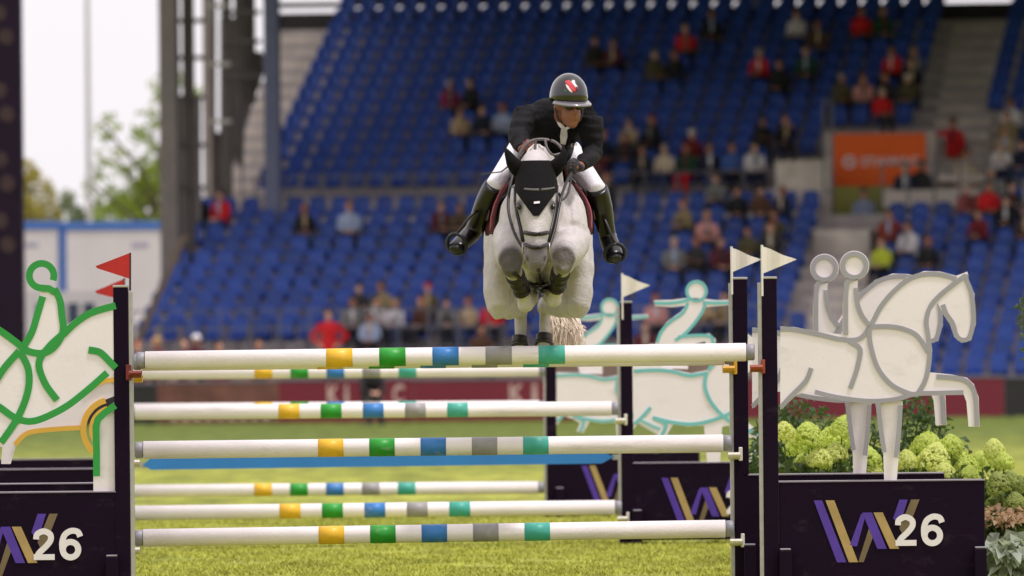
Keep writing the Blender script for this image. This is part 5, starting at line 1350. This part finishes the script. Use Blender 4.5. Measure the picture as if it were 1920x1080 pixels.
# mane and tail
M_mane = mat('mane_white', (0.62, 0.58, 0.53, 1), 0.6, 0.15, 40)
M_tail = mat('tail_cream', srgb(238, 222, 208), 0.6, 0.25, 30)
rn = random.Random(11); mb = MB()
for i in range(70):
    t = rn.random(); x = 1006 + rn.uniform(-14, 14); y = 274 + t * 6; d = 49.62 + t * .5
    yb = 296 - rn.random() * 6
    p0 = P(1007 + (x - 1007) * .3, 271 + 10 * t, d)
    mb.tube([p0, P(x, y + 6, d - .03), P(x + (x - 1006) * .8, yb + 8, d - .05)], [.007, .008, .003], 5)
mb.build('mane', M_mane, horse, True)['kind'] = 'stuff'
mb = MB()
for i in range(700):
    a = rn.uniform(-1, 1); b = rn.uniform(-1, 1)
    pts = [(1012 + a * 6, 440, 51.50 + b * .02), (1022 + a * 10, 500, 51.62 + b * .04), (1040 + a * 18 + rn.uniform(-5, 5), 566 + rn.uniform(-6, 6), 51.60 + b * .07), (1058 + a * 22 + rn.uniform(-10, 10), 606 + rn.uniform(-6, 6), 51.56 + b * .09), (1062 + a * 26 + rn.uniform(-18, 18), 644 + rn.uniform(-34, 22), 51.55 + b * .1)]
    mb.tube([Vector(p) for p in smooth_line([tuple(P(*p)) for p in pts], 3)], [.0032] * 10 + [.0028, .002, .0008], 5)
mb.build('tail', M_tail, horse, True)['kind'] = 'stuff'
# saddle pad and saddle
M_pad = mat('pad_maroon', srgb(74, 22, 30), 0.8, 0.15, 20, 0.3, 120)
M_pip = mat('pad_piping', srgb(164, 78, 84), 0.6, 0.1, 20)
M_sad = mat('saddle_leather', srgb(44, 26, 24), 0.4, 0.2, 12)
padp = [(P(1010, 430, 50.10), Vector((0, -1, 0.25)).normalized()), (P(1010, 430, 50.72), Vector((0, 1, 0))), (P(1010, 438, 50.4), Vector((0, 0, -1)))]
pad = peel(hme, padp, lambda c, n, e: 49.95 - e < c.y < 50.75 + e and 300 < proj(c)[1] < 442 + e * 200 and n.y > -0.75, 0.026, 'saddle_pad', M_pad, thick=0.014)
sadp = [(P(1010, 430, 50.22), Vector((0, -1, 0.3)).normalized()), (P(1010, 430, 50.62), Vector((0, 1, 0.2)).normalized()), (P(1010, 415, 50.4), Vector((0, 0, -1)))]
peel(hme, sadp, lambda c, n, e: 50.0 - e < c.y < 50.75 + e and 300 < proj(c)[1] < 420 + e * 200 and n.y > -0.75, 0.046, 'saddle', M_sad, thick=0.014)
bpad = BVHTree.FromPolygons([v.co.copy() for v in pad.data.vertices], [tuple(p.vertices) for p in pad.data.polygons])
for sx in (-1, 1):
    pp = []
    for t in [i / 14 for i in range(15)]:
        zz = P(1010, 345 + t * 86, 50.1).z
        o_ = Vector((P(1010, 400, 50.12).x + sx * 1.5, 50.125 + 0.02 * 0, zz))
        h = bpad.ray_cast(o_ + Vector((0, .015 + (zz - P(1010, 430, 50.1).z) * .25, 0)), Vector((-sx, 0, 0)))
        if h[0] is not None: pp.append(h[0] + Vector((sx * .004, -.004, 0)))
    if len(pp) > 3:
        mb = MB(); mb.tube(pp, .006, 6); mb.build('piping', M_pip, pad, True)

# ------------------------------------------------------------------ the rider
rb_ = MB()
def LR(*p): return L3(*p)
torso = LR((1018, 318, 50.62, 46, 42), (1020, 292, 50.56, 48, 40), (1028, 262, 50.40, 46, 36), (1038, 236, 50.26, 54, 38), (1046, 216, 50.16, 56, 32), (1054, 205, 50.10, 28, 24))
rb_.loft([(p, a * .8, b * .8) for p, a, b in torso[:4]] + [(torso[4][0] + P3(0, .02, -.02), torso[4][1] * .62, torso[4][2] * .7)], 20)
rb_.loft(LR((1050, 226, 50.14, 20, 20), (1058, 214, 50.04, 18, 19), (1063, 202, 50.0, 18, 20)), 14)
HC = P(1067, 196, 49.955)
yaw, pitch = R(20), R(9)
HM = Matrix.Rotation(yaw, 3, 'Z') @ Matrix.Rotation(pitch, 3, 'X')          # head looks at -Y, turned to the picture's right and down
def hp(x, y, z): return HC + HM @ Vector((x, y, z))
rb_.ball(hp(0, .01, .02), .076, .094, .10, M=HM)
rb_.ball(hp(0, -.035, -.056), .058, .060, .068, M=HM)
rb_.ball(hp(0, -.062, -.104), .032, .030, .026, M=HM)
rb_.loft([(hp(0, -.086, .0), .010, .010), (hp(0, -.108, -.032), .016, .013), (hp(0, -.098, -.044), .013, .010)], 8)
rb_.loft([(hp(-.022, -.085, -.066), .010, .008), (hp(0, -.094, -.068), .012, .010), (hp(.022, -.085, -.066), .010, .008)], 8)
for s in (-1, 1): rb_.ball(hp(s * .076, .01, -.02), .012, .022, .032, 8, M=HM)
shL, elL, wrL = (986, 218, 50.14), (972, 256, 50.0), (982, 282, 49.80)
shR, elR, wrR = (1104, 222, 50.12), (1112, 288, 50.08), (1085, 314, 49.80)
for a, b, c in ((shL, elL, wrL), (shR, elR, wrR)):
    rb_.loft(LR((*a, 16, 16), ((a[0] + b[0]) / 2, (a[1] + b[1]) / 2, (a[2] + b[2]) / 2, 17, 17), (*b, 14, 14), ((c[0] + b[0]) / 2, (c[1] + b[1]) / 2, (c[2] + b[2]) / 2, 12.5, 12.5), (*c, 9.5, 9.5)), 14)
def hand(mb, wr, dirv, side_, g=0.0):
    """fist on the rein: palm, four curled fingers, thumb"""
    w0 = P(*wr); d_ = Vector(dirv).normalized(); sv = Vector((side_, 0, 0)); up = Vector((0, 0, 1))
    lat = d_.cross(sv).normalized() * -1
    mb.loft([(w0, .028 + g, .022 + g), (w0 + d_ * .04, .040 + g, .024 + g), (w0 + d_ * .085, .040 + g, .022 + g)], 10)
    for k in range(4):
        base = w0 + d_ * .082 + up * (.026 - .0175 * k)
        ln = (.030, .034, .032, .025)[k]
        mb.tube([base, base + d_ * ln + sv * .006, base + d_ * (ln + .004) + sv * .028, base + d_ * .006 + sv * .036], [.0095 + g, .009 + g, .0085 + g, .0075 + g], 7)
    tb = w0 + d_ * .03 + up * .03
    mb.tube([tb, tb + d_ * .035 + up * .012 + sv * .012, tb + d_ * .062 + sv * .026], [.0115 + g, .0105 + g, .0085 + g], 7)
hand(rb_, wrL, (0.18, -1, 0.12), 1); hand(rb_, wrR, (-0.25, -1, 0.0), -1)
LEG = {}
for s, hip_, kn, an, toe in ((-1, (982, 282, 50.66), (926, 352, 50.24), (886, 436, 50.42), (856, 464, 50.22)), (1, (1064, 292, 50.66), (1120, 358, 50.24), (1140, 446, 50.42), (1153, 481, 50.24))):
    LEG[s] = (hip_, kn, an, toe)
    lerp = lambda a, b, t: tuple(p + (q - p) * t for p, q in zip(a, b))
    rb_.loft(LR((*hip_, 27, 33), (*lerp(hip_, kn, .4), 21.5, 27), (*lerp(hip_, kn, .8), 17, 21), (*kn, 16, 18)), 16)
    rb_.loft(LR((*kn, 17, 19), (*lerp(kn, an, .3), 18, 20), (*lerp(kn, an, .7), 14, 15), (*an, 10.5, 11.5)), 14)
    rb_.loft(LR((*an, 11, 12), (*lerp(an, toe, .5), 13, 11), (*toe, 12, 8)), 12)
rme = remesh(rb_.mesh(), 0.0085, 2)
M_rskin = mat('rider_skin', srgb(132, 82, 58), 0.5, 0.08, 20, 0.1, 150)
rider = link('person', rme, None, M_rskin)
tag(rider, 'rider in black jacket, white breeches and glossy helmet on the jumping grey horse', 'person')
# jacket
M_jack = mat('jacket_black', srgb(13, 12, 16), 0.8, 0.25, 12, 0.35, 60, spec=0.25)
jb = MB(); jb.loft([(p, a + .016, b + .016) for p, a, b in torso[:-1]] + [(torso[-1][0], torso[-1][1] * .8, torso[-1][2])], 22)
for a, b, c in ((shL, elL, wrL), (shR, elR, wrR)):
    jb.loft(LR((*a, 27, 27), ((a[0] + b[0]) / 2, (a[1] + b[1]) / 2, (a[2] + b[2]) / 2, 23, 23), (*b, 20, 20), ((c[0] + b[0]) / 2, (c[1] + b[1]) / 2, (c[2] + b[2]) / 2, 17, 17), (b[0] + (c[0] - b[0]) * .92, b[1] + (c[1] - b[1]) * .92, b[2] + (c[2] - b[2]) * .92, 13.5, 13.5)), 16)
for fx_, fy_, ang in ((970, 232, .5), (976, 244, .5), (1112, 262, -.2), (1108, 280, -.1), (1080, 250, .3)):      # folds
    pass
jb.loft(LR((*shL, 24, 24), (1006, 216, 50.22, 22, 24), (1034, 216, 50.26, 22, 24), (1075, 222, 50.24, 22, 25), (*shR, 24, 24)), 16, ref=Vector((0, 1, 0)))
jb.loft(LR((1010, 300, 50.66, 52, 44), (1012, 256, 50.58, 48, 40), (1026, 234, 50.42, 46, 34), (1036, 222, 50.30, 34, 22)), 18)
jb.loft(LR((1052, 226, 50.13, 27, 25), (1056, 217, 50.06, 22, 22)), 14)
jme = remesh(jb.mesh(), 0.010, 2)
NRM = [v.normal.copy() for v in jme.vertices]
for vi, v in enumerate(jme.vertices):
    n = mn.noise(v.co * 8) * .009 + mn.noise(Vector((v.co.x * 10, v.co.y * 10, v.co.z * 34))) * .008 + mn.noise(v.co * 30) * .004
    v.co += NRM[vi] * n
link('jacket', jme, rider, M_jack)
BJ = BVHTree.FromPolygons([v.co.copy() for v in jme.vertices], [tuple(p.vertices) for p in jme.polygons])
def patch(poly, bvh, off, name, m, parent, thick=.004):
    mb = MB(); n = len(poly); c = (sum(p[0] for p in poly) / n, sum(p[1] for p in poly) / n)
    pts = []; 
    for i in range(n):
        a, b = poly[i], poly[(i + 1) % n]
        for k in range(4): pts.append((a[0] + (b[0] - a[0]) * k / 4, a[1] + (b[1] - a[1]) * k / 4))
    N = len(pts); rings = []
    for s in (1, .66, .33): rings.append([(c[0] + (x - c[0]) * s, c[1] + (y - c[1]) * s) for x, y in pts])
    vs_ = [on(x, y, off + thick, bvh) for rg in rings for x, y in rg] + [on(c[0], c[1], off + thick, bvh)]
    K = len(vs_); vs_ += [on(x, y, off, bvh) for x, y in pts]
    fs = []
    for r_ in range(2):
        for i in range(N): fs.append((r_ * N + i, r_ * N + (i + 1) % N, (r_ + 1) * N + (i + 1) % N, (r_ + 1) * N + i))
    for i in range(N): fs.append((2 * N + i, 2 * N + (i + 1) % N, 3 * N))
    for i in range(N): fs.append((i, K + i, K + (i + 1) % N, (i + 1) % N))
    mb.add(vs_, fs); return mb.build(name, m, parent, True)
M_wcl = mat('white_cloth', srgb(228, 222, 224), 0.7, 0.06, 20, 0.15, 80)
strap([(1043, 218), (1048, 230), (1056, 240)], 8, 'collar', M_wcl, 0.004, rider, BJ, dflt=50.0)
strap([(1074, 232), (1066, 238), (1057, 242)], 7, 'collar', M_wcl, 0.004, rider, BJ, dflt=50.0)
patch([(1052, 242), (1063, 240), (1064, 256), (1060, 272), (1051, 270), (1050, 255)], BJ, 0.003, 'tie', M_wcl, rider, .012)
patch([(1070, 270), (1082, 267), (1083, 273), (1071, 276)], BJ, 0.001, 'jacket_badge', M_logo_w, rider)
strap([(1044, 226), (1047, 250), (1052, 276), (1054, 300)], 3.5, 'lapel', M_jack, 0.004, rider, BJ, dflt=50.2)
strap([(1076, 238), (1068, 258), (1062, 278), (1058, 300)], 3.5, 'lapel', M_jack, 0.004, rider, BJ, dflt=50.2)
# breeches and boots
M_bree = mat('breeches_white', srgb(230, 226, 232), 0.7, 0.05, 20, 0.2, 60)
bb = MB(); bb.loft([(p, a + .012, b + .012) for p, a, b in torso[:2]], 18)
M_rboot = mat('riding_boot', srgb(14, 12, 13), 0.28, 0.15, 10, spec=0.5)
M_iron = mat('stirrup_iron', srgb(40, 40, 46), 0.3, 0.1, 10, metal=0.5)
for s in (-1, 1):
    hip_, kn, an, toe = LEG[s]
    lerp = lambda a, b, t: tuple(p + (q - p) * t for p, q in zip(a, b))
    bb.loft(LR((*hip_, 30, 36), (*lerp(hip_, kn, .4), 24, 30), (*lerp(hip_, kn, .8), 19.5, 24), (*kn, 18.5, 21), (*lerp(kn, an, .12), 18.5, 20)), 18)
    bt = MB(); bt.loft(LR((*lerp(kn, an, -.06), 20.5, 24), (*lerp(kn, an, .08), 22, 25), (*lerp(kn, an, .35), 22, 24.5), (*lerp(kn, an, .7), 18, 19), (*an, 16, 17), (*lerp(kn, an, 1.06), 13, 14)), 18)
    bt.loft(LR((*lerp(an, toe, -.55), 13, 14), (*lerp(an, toe, 0), 17, 18), (*lerp(an, toe, .5), 17.5, 15), (*lerp(an, toe, .95), 17, 12), (*lerp(an, toe, 1.15), 10, 7)), 16)
    bo_ = link('riding_boot', remesh(bt.mesh(), 0.008, 3), rider, M_rboot)
    # stirrup: iron round the ball of the foot, hanging from a leather
    c = P(*lerp(an, toe, .98)); ax = (P(*toe) - P(*an)).normalized()
    lat = Vector((1, 0, 0)) - ax * ax.x; lat.normalize(); upv = lat.cross(ax); upv = upv if upv.z > 0 else -upv
    st = MB(); ring = []
    for i in range(21):
        t = R(-128 + 256 * i / 20)
        ring.append(c + lat * (.058 * math.sin(t)) + upv * (.018 + .064 * math.cos(t)))
    st.tube(ring, .011, 8)
    st.build('stirrup_iron', M_iron, horse, True)
    MB().tube([ring[0], c - upv * .04, ring[-1]], .014, 8).build('stirrup_tread', M_iron, horse, True)
    top_ = P(1012 + s * 92, 372, 50.36)
    MB().tube([ring[10], (ring[10] + top_) / 2 + Vector((s * .02, -.02, 0)), top_], .009, 6).build('stirrup_leather', M_leather, horse, True)
    sp_ = P(*lerp(kn, an, .93))
    MB().tube([sp_ + Vector((s * .05, .0, 0)), sp_ + Vector((s * .03, .06, 0)), sp_ + Vector((0, .10, .004))], .006, 6).build('spur', M_alu, rider, True)
link('breeches', remesh(bb.mesh(), 0.010, 2), rider, M_bree)
# gloves
for wr, dv, s, m in ((wrL, (0.18, -1, 0.12), 1, mat('glove_brown', srgb(120, 70, 58), 0.7, 0.15, 20)), (wrR, (-0.25, -1, 0.0), -1, mat('glove_black', srgb(36, 34, 40), 0.7, 0.15, 20))):
    gm = MB(); hand(gm, wr, dv, s, .004); link('glove', remesh(gm.mesh(), 0.005, 1), rider, m)
# helmet
hm = MB()
def HB(mb, pts, r): mb.loft([(hp(*p), a, b) for p, a, b in pts], 22)
n1, n2 = 28, 12; vs_, fs = [], []
for lay, g in ((0, 0.0), (1, -.010)):
    for j in range(n2 + 1):
        ph = math.pi / 2 * j / n2 * 1.14
        for i in range(n1):
            a = 2 * math.pi * i / n1
            rr = math.sin(ph)
            zz = math.cos(ph)
            dip = -.03 * max(0, math.cos(a - math.pi / 2)) * max(0, ph - 1.0)
            vs_.append(hp((.106 + g) * rr * math.cos(a), .012 + (.128 + g) * rr * math.sin(a), .050 + (.128 + g) * zz + dip))
K = n1 * (n2 + 1)
for j in range(n2):
    for i in range(n1):
        a, b = j * n1 + i, j * n1 + (i + 1) % n1
        fs.append((a, b, b + n1, a + n1)); fs.append((K + a, K + a + n1, K + b + n1, K + b))
for i in range(n1):
    a, b = n2 * n1 + i, n2 * n1 + (i + 1) % n1
    fs.append((a, b, K + b, K + a))
hm.add(vs_, fs)
M_helm = mat('helmet_gloss', srgb(20, 18, 20), 0.2, 0.15, 10, coat=0.8)
helmet = hm.build('helmet', M_helm, rider, True)
vz = MB(); vs_, fs = [], []; n = 18
for i in range(n + 1):
    a = R(200 + 140 * i / n)
    ca, sa = math.cos(a), math.sin(a)
    front = max(0, -sa)
    for (ext, dz) in ((0.0, 0.0), (.044 * front ** 0.8 + .004, -.016), (.044 * front ** 0.8 + .004, -.024), (0.0, -.012)):
        vs_.append(hp((.107 + ext * .7) * ca, .012 + (.129 + ext) * sa, .030 + dz))
for i in range(n):
    for k in range(4): fs.append((4 * i + k, 4 * i + (k + 1) % 4, 4 * i + 4 + (k + 1) % 4, 4 * i + 4 + k))
fs += [(0, 1, 2, 3), tuple(4 * n + k for k in (3, 2, 1, 0))]
vz.add(vs_, fs); vz.build('visor', mat('visor_grey', srgb(118, 113, 116), 0.25, 0.08, 10, coat=0.5), helmet, True)
BHm = BVHTree.FromPolygons([v.co.copy() for v in helmet.data.vertices], [tuple(p.vertices) for p in helmet.data.polygons])
M_er = mat('emblem_red', srgb(196, 52, 60), 0.3, 0.1, 20, coat=0.5); M_ew = mat('emblem_white', srgb(226, 214, 214), 0.3, 0.05, 20, coat=0.5); M_eg = mat('emblem_green', srgb(30, 74, 52), 0.3, 0.1, 20, coat=0.5); M_em = mat('emblem_maroon', srgb(96, 20, 44), 0.3, 0.1, 20, coat=0.5)
patch([(1058.7, 152.2), (1066.9, 149.7), (1075.9, 157.1), (1081.7, 165.3), (1080.0, 171.8), (1073.5, 172.7), (1066.9, 165.3)], BHm, .0015, 'emblem', M_er, helmet, .002)
patch([(1070.2, 151.3), (1076.7, 153.8), (1083.3, 162.0), (1080.0, 165.3), (1075.1, 158.7)], BHm, .0045, 'emblem', M_ew, helmet, .002)
patch([(1060.3, 157.1), (1064.4, 160.4), (1071.8, 170.2), (1073.5, 174.3), (1068.5, 171.8), (1062.0, 163.6)], BHm, .0045, 'emblem', M_ew, helmet, .002)
patch([(1080.0, 162.0), (1085.8, 163.6), (1084.9, 169.4), (1080.0, 168.6)], BHm, .0045, 'emblem', M_em, helmet, .002)
patch([(1057.1, 166.9), (1062.0, 168.6), (1063.6, 175.1), (1057.9, 174.3)], BHm, .0015, 'emblem', M_eg, helmet, .002)
# glasses and chin strap
for s in (-1, 1):
    gl = MB(); gl.ball(hp(s * .031, -.086, -.004), .027, .010, .017, 8, M=HM); gl.build('glasses_lens', mat('lens_dark', srgb(24, 20, 18), 0.15, 0.05, 5), rider, True)
MB().tube([hp(-.03, -.094, .004), hp(0, -.100, .004), hp(.03, -.094, .004)], .004, 6).build('glasses_bridge', M_leather, rider, True)
MB().tube([hp(-.084, 0, -.02), hp(-.066, -.02, -.085), hp(0, -.052, -.122), hp(.066, -.02, -.085), hp(.084, 0, -.02)], .006, 6).build('chin_strap', M_leather, rider, True)
wh = empty('riding_whip', P(905, 327, 50.1)); tag(wh, 'thin riding whip sticking out to the left of the rider', 'whip'); o_ = P(905, 327, 50.1)
MB().tube([P(902, 327, 50.2) - o_, P(940, 322, 50.0) - o_, P(980, 290, 49.75) - o_], [.003, .004, .005], 6).build('shaft', M_leather, wh)
MB().tube([P(976, 293, 49.765) - o_, P(990, 280, 49.70) - o_], .008, 6).build('grip', M_rboot, wh)

# ------------------------------------------------------------------ flower bed behind the right wing
M_fl = leafmat('hydrangea_lime', (0.62, 0.70, 0.17, 1)); M_fl2 = leafmat('hydrangea_cream', (0.72, 0.76, 0.27, 1)); M_fl3 = leafmat('hydrangea_green', (0.36, 0.42, 0.11, 1))
M_lf = leafmat('hydrangea_leaf', (0.075, 0.12, 0.03, 1)); M_ld = leafmat('shrub_leaf', (0.06, 0.105, 0.03, 1)); M_pk = leafmat('pink_petal', (0.44, 0.29, 0.20, 1)); M_gl = leafmat('silver_leaf', (0.36, 0.40, 0.34, 1)); M_rd = leafmat('red_petal', (0.35, 0.05, 0.04, 1))
M_stem = mat('stem_green', srgb(70, 84, 44), 0.7, 0.2, 10)
def floret_head(seed, r, h):
    rn = random.Random(seed); cv, cf = [], []
    for _ in range(330):
        t = rn.random() ** 0.8; a = rn.uniform(0, 2 * math.pi)
        rr = r * math.sqrt(max(0, 1 - (2 * t - 0.75) ** 2 / 1.6)) * (1.12 - 0.55 * max(0, t - 0.3)) * rn.uniform(0.86, 1.08)
        c = Vector((rr * math.cos(a), rr * math.sin(a), h * t + rn.uniform(-.006, .006)))
        nrm = Vector((math.cos(a), math.sin(a), (t - .35) * 1.6 + rn.uniform(-.4, .4))).normalized()
        e1 = nrm.cross(Vector((0, 0, 1))).normalized(); e2 = nrm.cross(e1); s = rn.uniform(.011, .017); w_ = rn.uniform(0, 1.5)
        for q in range(2):      # two crossed pairs of petals
            b1 = e1 * math.cos(w_ + q * 1.57) + e2 * math.sin(w_ + q * 1.57); b2 = nrm.cross(b1)
            k = len(cv); cv += [c - b1 * s + nrm * .004, c - b2 * s * .55, c + b1 * s + nrm * .004, c + b2 * s * .55]; cf.append((k, k + 1, k + 2, k + 3))
    return mesh_from(cv, cf, 'flower_head')
HEADS = [floret_head(20 + i, .066 + .006 * (i % 3), .108 + .016 * (i % 2)) for i in range(4)]
def leaf_cloud(n, box, size, seed, droop=0.3):
    rn = random.Random(seed); cv, cf = [], []
    for _ in range(n):
        while True:
            q = Vector((rn.uniform(-1, 1), rn.uniform(-1, 1), rn.uniform(-1, 1)))
            if q.length < 1: break
        c = Vector((q.x * box[0], q.y * box[1], box[2] + q.z * box[3]))
        a = Vector((q.x + rn.gauss(0, .5), q.y - .3 + rn.gauss(0, .5), rn.gauss(0.1, .45))).normalized()
        sd = a.cross(Vector((rn.gauss(0, .4), rn.gauss(0, .4), 1))).normalized(); s = size * rn.uniform(.6, 1.25)
        dn = Vector((0, 0, -droop * s)); k = len(cv)
        cv += [c, c + a * s * .45 + sd * s * .3 - dn * .3, c + a * s + dn, c + a * s * .45 - sd * s * .3 - dn * .3]; cf += [(k, k + 1, k + 2), (k, k + 2, k + 3)]
    return mesh_from(cv, cf, 'foliage')
def hydrangea(d, heads, label, seed, lime=True):
    xs = [h[0] for h in heads]; bx = sum(xs) / len(xs); base = P(bx, 1000, d); base.z = 0
    o = empty('hydrangea', base); tag(o, label, 'plant', 'hydrangeas behind the right wing')
    for i, (x, y, r) in enumerate(heads):
        p = P(x, y + r * .9, d + random.Random(seed + i).uniform(-.25, .25)) - base
        st = MB(); st.tube([(p.x * .2, p.y * .3, 0), (p.x * .7, p.y * .6, p.z * .55), tuple(p)], [.007, .006, .004], 6); st.build('stem', M_stem, o)
        hd = link('flower_head', HEADS[(seed + i) % 4], o, (M_fl, M_fl2, M_fl)[(seed + i) % 3] if lime else M_fl3, p)
        sc_ = r * d / F / .062; hd.scale = (sc_, sc_, sc_); hd.rotation_euler = (random.uniform(-.3, .3), random.uniform(-.3, .3), random.uniform(0, 6))
    zt_ = P(bx, min(h[1] for h in heads) + 30, d).z; wx = (max(xs) - min(xs)) / 2 * d / F + .09
    link('foliage', leaf_cloud(420, (wx, .22, zt_ * .55, zt_ * .42), .085, seed), o, M_lf)['kind'] = 'stuff'
hydrangea(53.6, [(1470, 812, 18), (1494, 836, 17), (1517, 820, 25), (1535, 858, 20), (1508, 866, 18)], 'lime hydrangea just right of the rightmost post', 1)
hydrangea(54.0, [(1560, 818, 22), (1578, 802, 20), (1568, 848, 19), (1548, 880, 18)], 'lime hydrangea left of the standing leg of the horse panel', 2)
hydrangea(54.2, [(1632, 862, 18), (1640, 884, 14), (1626, 846, 12)], 'small hydrangea between the two panel legs', 3)
hydrangea(53.8, [(1700, 860, 18), (1720, 882, 16), (1738, 832, 23), (1748, 862, 27)], 'lime hydrangea right of the two panel legs', 4)
hydrangea(53.7, [(1784, 836, 18), (1803, 868, 23), (1776, 888, 18), (1818, 890, 17)], 'large headed pale hydrangea above the corner of the W26 box', 5)
hydrangea(54.3, [(1842, 862, 17), (1866, 842, 17), (1882, 864, 17)], 'hydrangea at the right end with three high heads', 6)
hydrangea(53.2, [(1876, 908, 20), (1906, 940, 18), (1898, 902, 16), (1868, 940, 15), (1916, 910, 15)], 'greener hydrangea at the right edge of the picture', 7, False)
def shrub(x, d, ztop, wx, m, label, seed, n=900, size=.06, zb=.1):
    b = P(x, 1000, d); b.z = 0; o = empty('shrub', b); tag(o, label, 'shrub', 'shrubs in the flower bed')
    st = MB(); rn = random.Random(seed)
    for k in range(6): st.tube([(0, 0, 0), (rn.uniform(-.5, .5) * wx, rn.uniform(-.1, .1), ztop * .5), (rn.uniform(-.9, .9) * wx, rn.uniform(-.2, .2), ztop * .9)], [.012, .008, .003], 6)
    st.build('stem', M_stem, o)
    link('foliage', leaf_cloud(n, (wx, .28, (ztop + zb) / 2, (ztop - zb) / 2), size, seed), o, m)['kind'] = 'stuff'; return o
shrub(1500, 56.5, P(1500, 742, 56.5).z, .30, M_ld, 'dark green shrub behind the left of the lime hydrangeas', 31, 1500)
shrub(1452, 57.2, P(1450, 755, 57.2).z, .16, M_ld, 'narrow dark shrub between the two rightmost posts', 32, 800)
shrub(1605, 56.8, P(1600, 770, 56.8).z, .22, M_ld, 'dark green shrub behind the panel leg', 33, 1000)
shrub(1722, 56.6, P(1720, 735, 56.6).z, .22, M_ld, 'tall dark green shrub right of the panel legs', 34, 1300)
shrub(1775, 56.4, P(1775, 798, 56.4).z, .18, M_ld, 'low loose shrub at the right of the tall one', 35, 700)
shrub(1878, 53.0, P(1880, 950, 53.0).z, .16, M_pk, 'shrub with faded pink flowers at the lower right', 36, 230, .055, .30)
shrub(1890, 52.7, P(1890, 1010, 52.7).z, .20, M_gl, 'silvery leaved plant in the lower right corner', 37, 260, .13, .02)
shrub(1892, 53.6, P(1890, 890, 53.6).z, .2, M_lf, 'leafy green shrub at the lower right edge', 38, 1200, .07)
shrub(1937, 53.4, P(1917, 500, 53.4).z, .07, M_ld, 'thin tall twig at the right edge of the picture', 40, 120, .05, 1.2)

bpy.data.scenes.remove(TS)
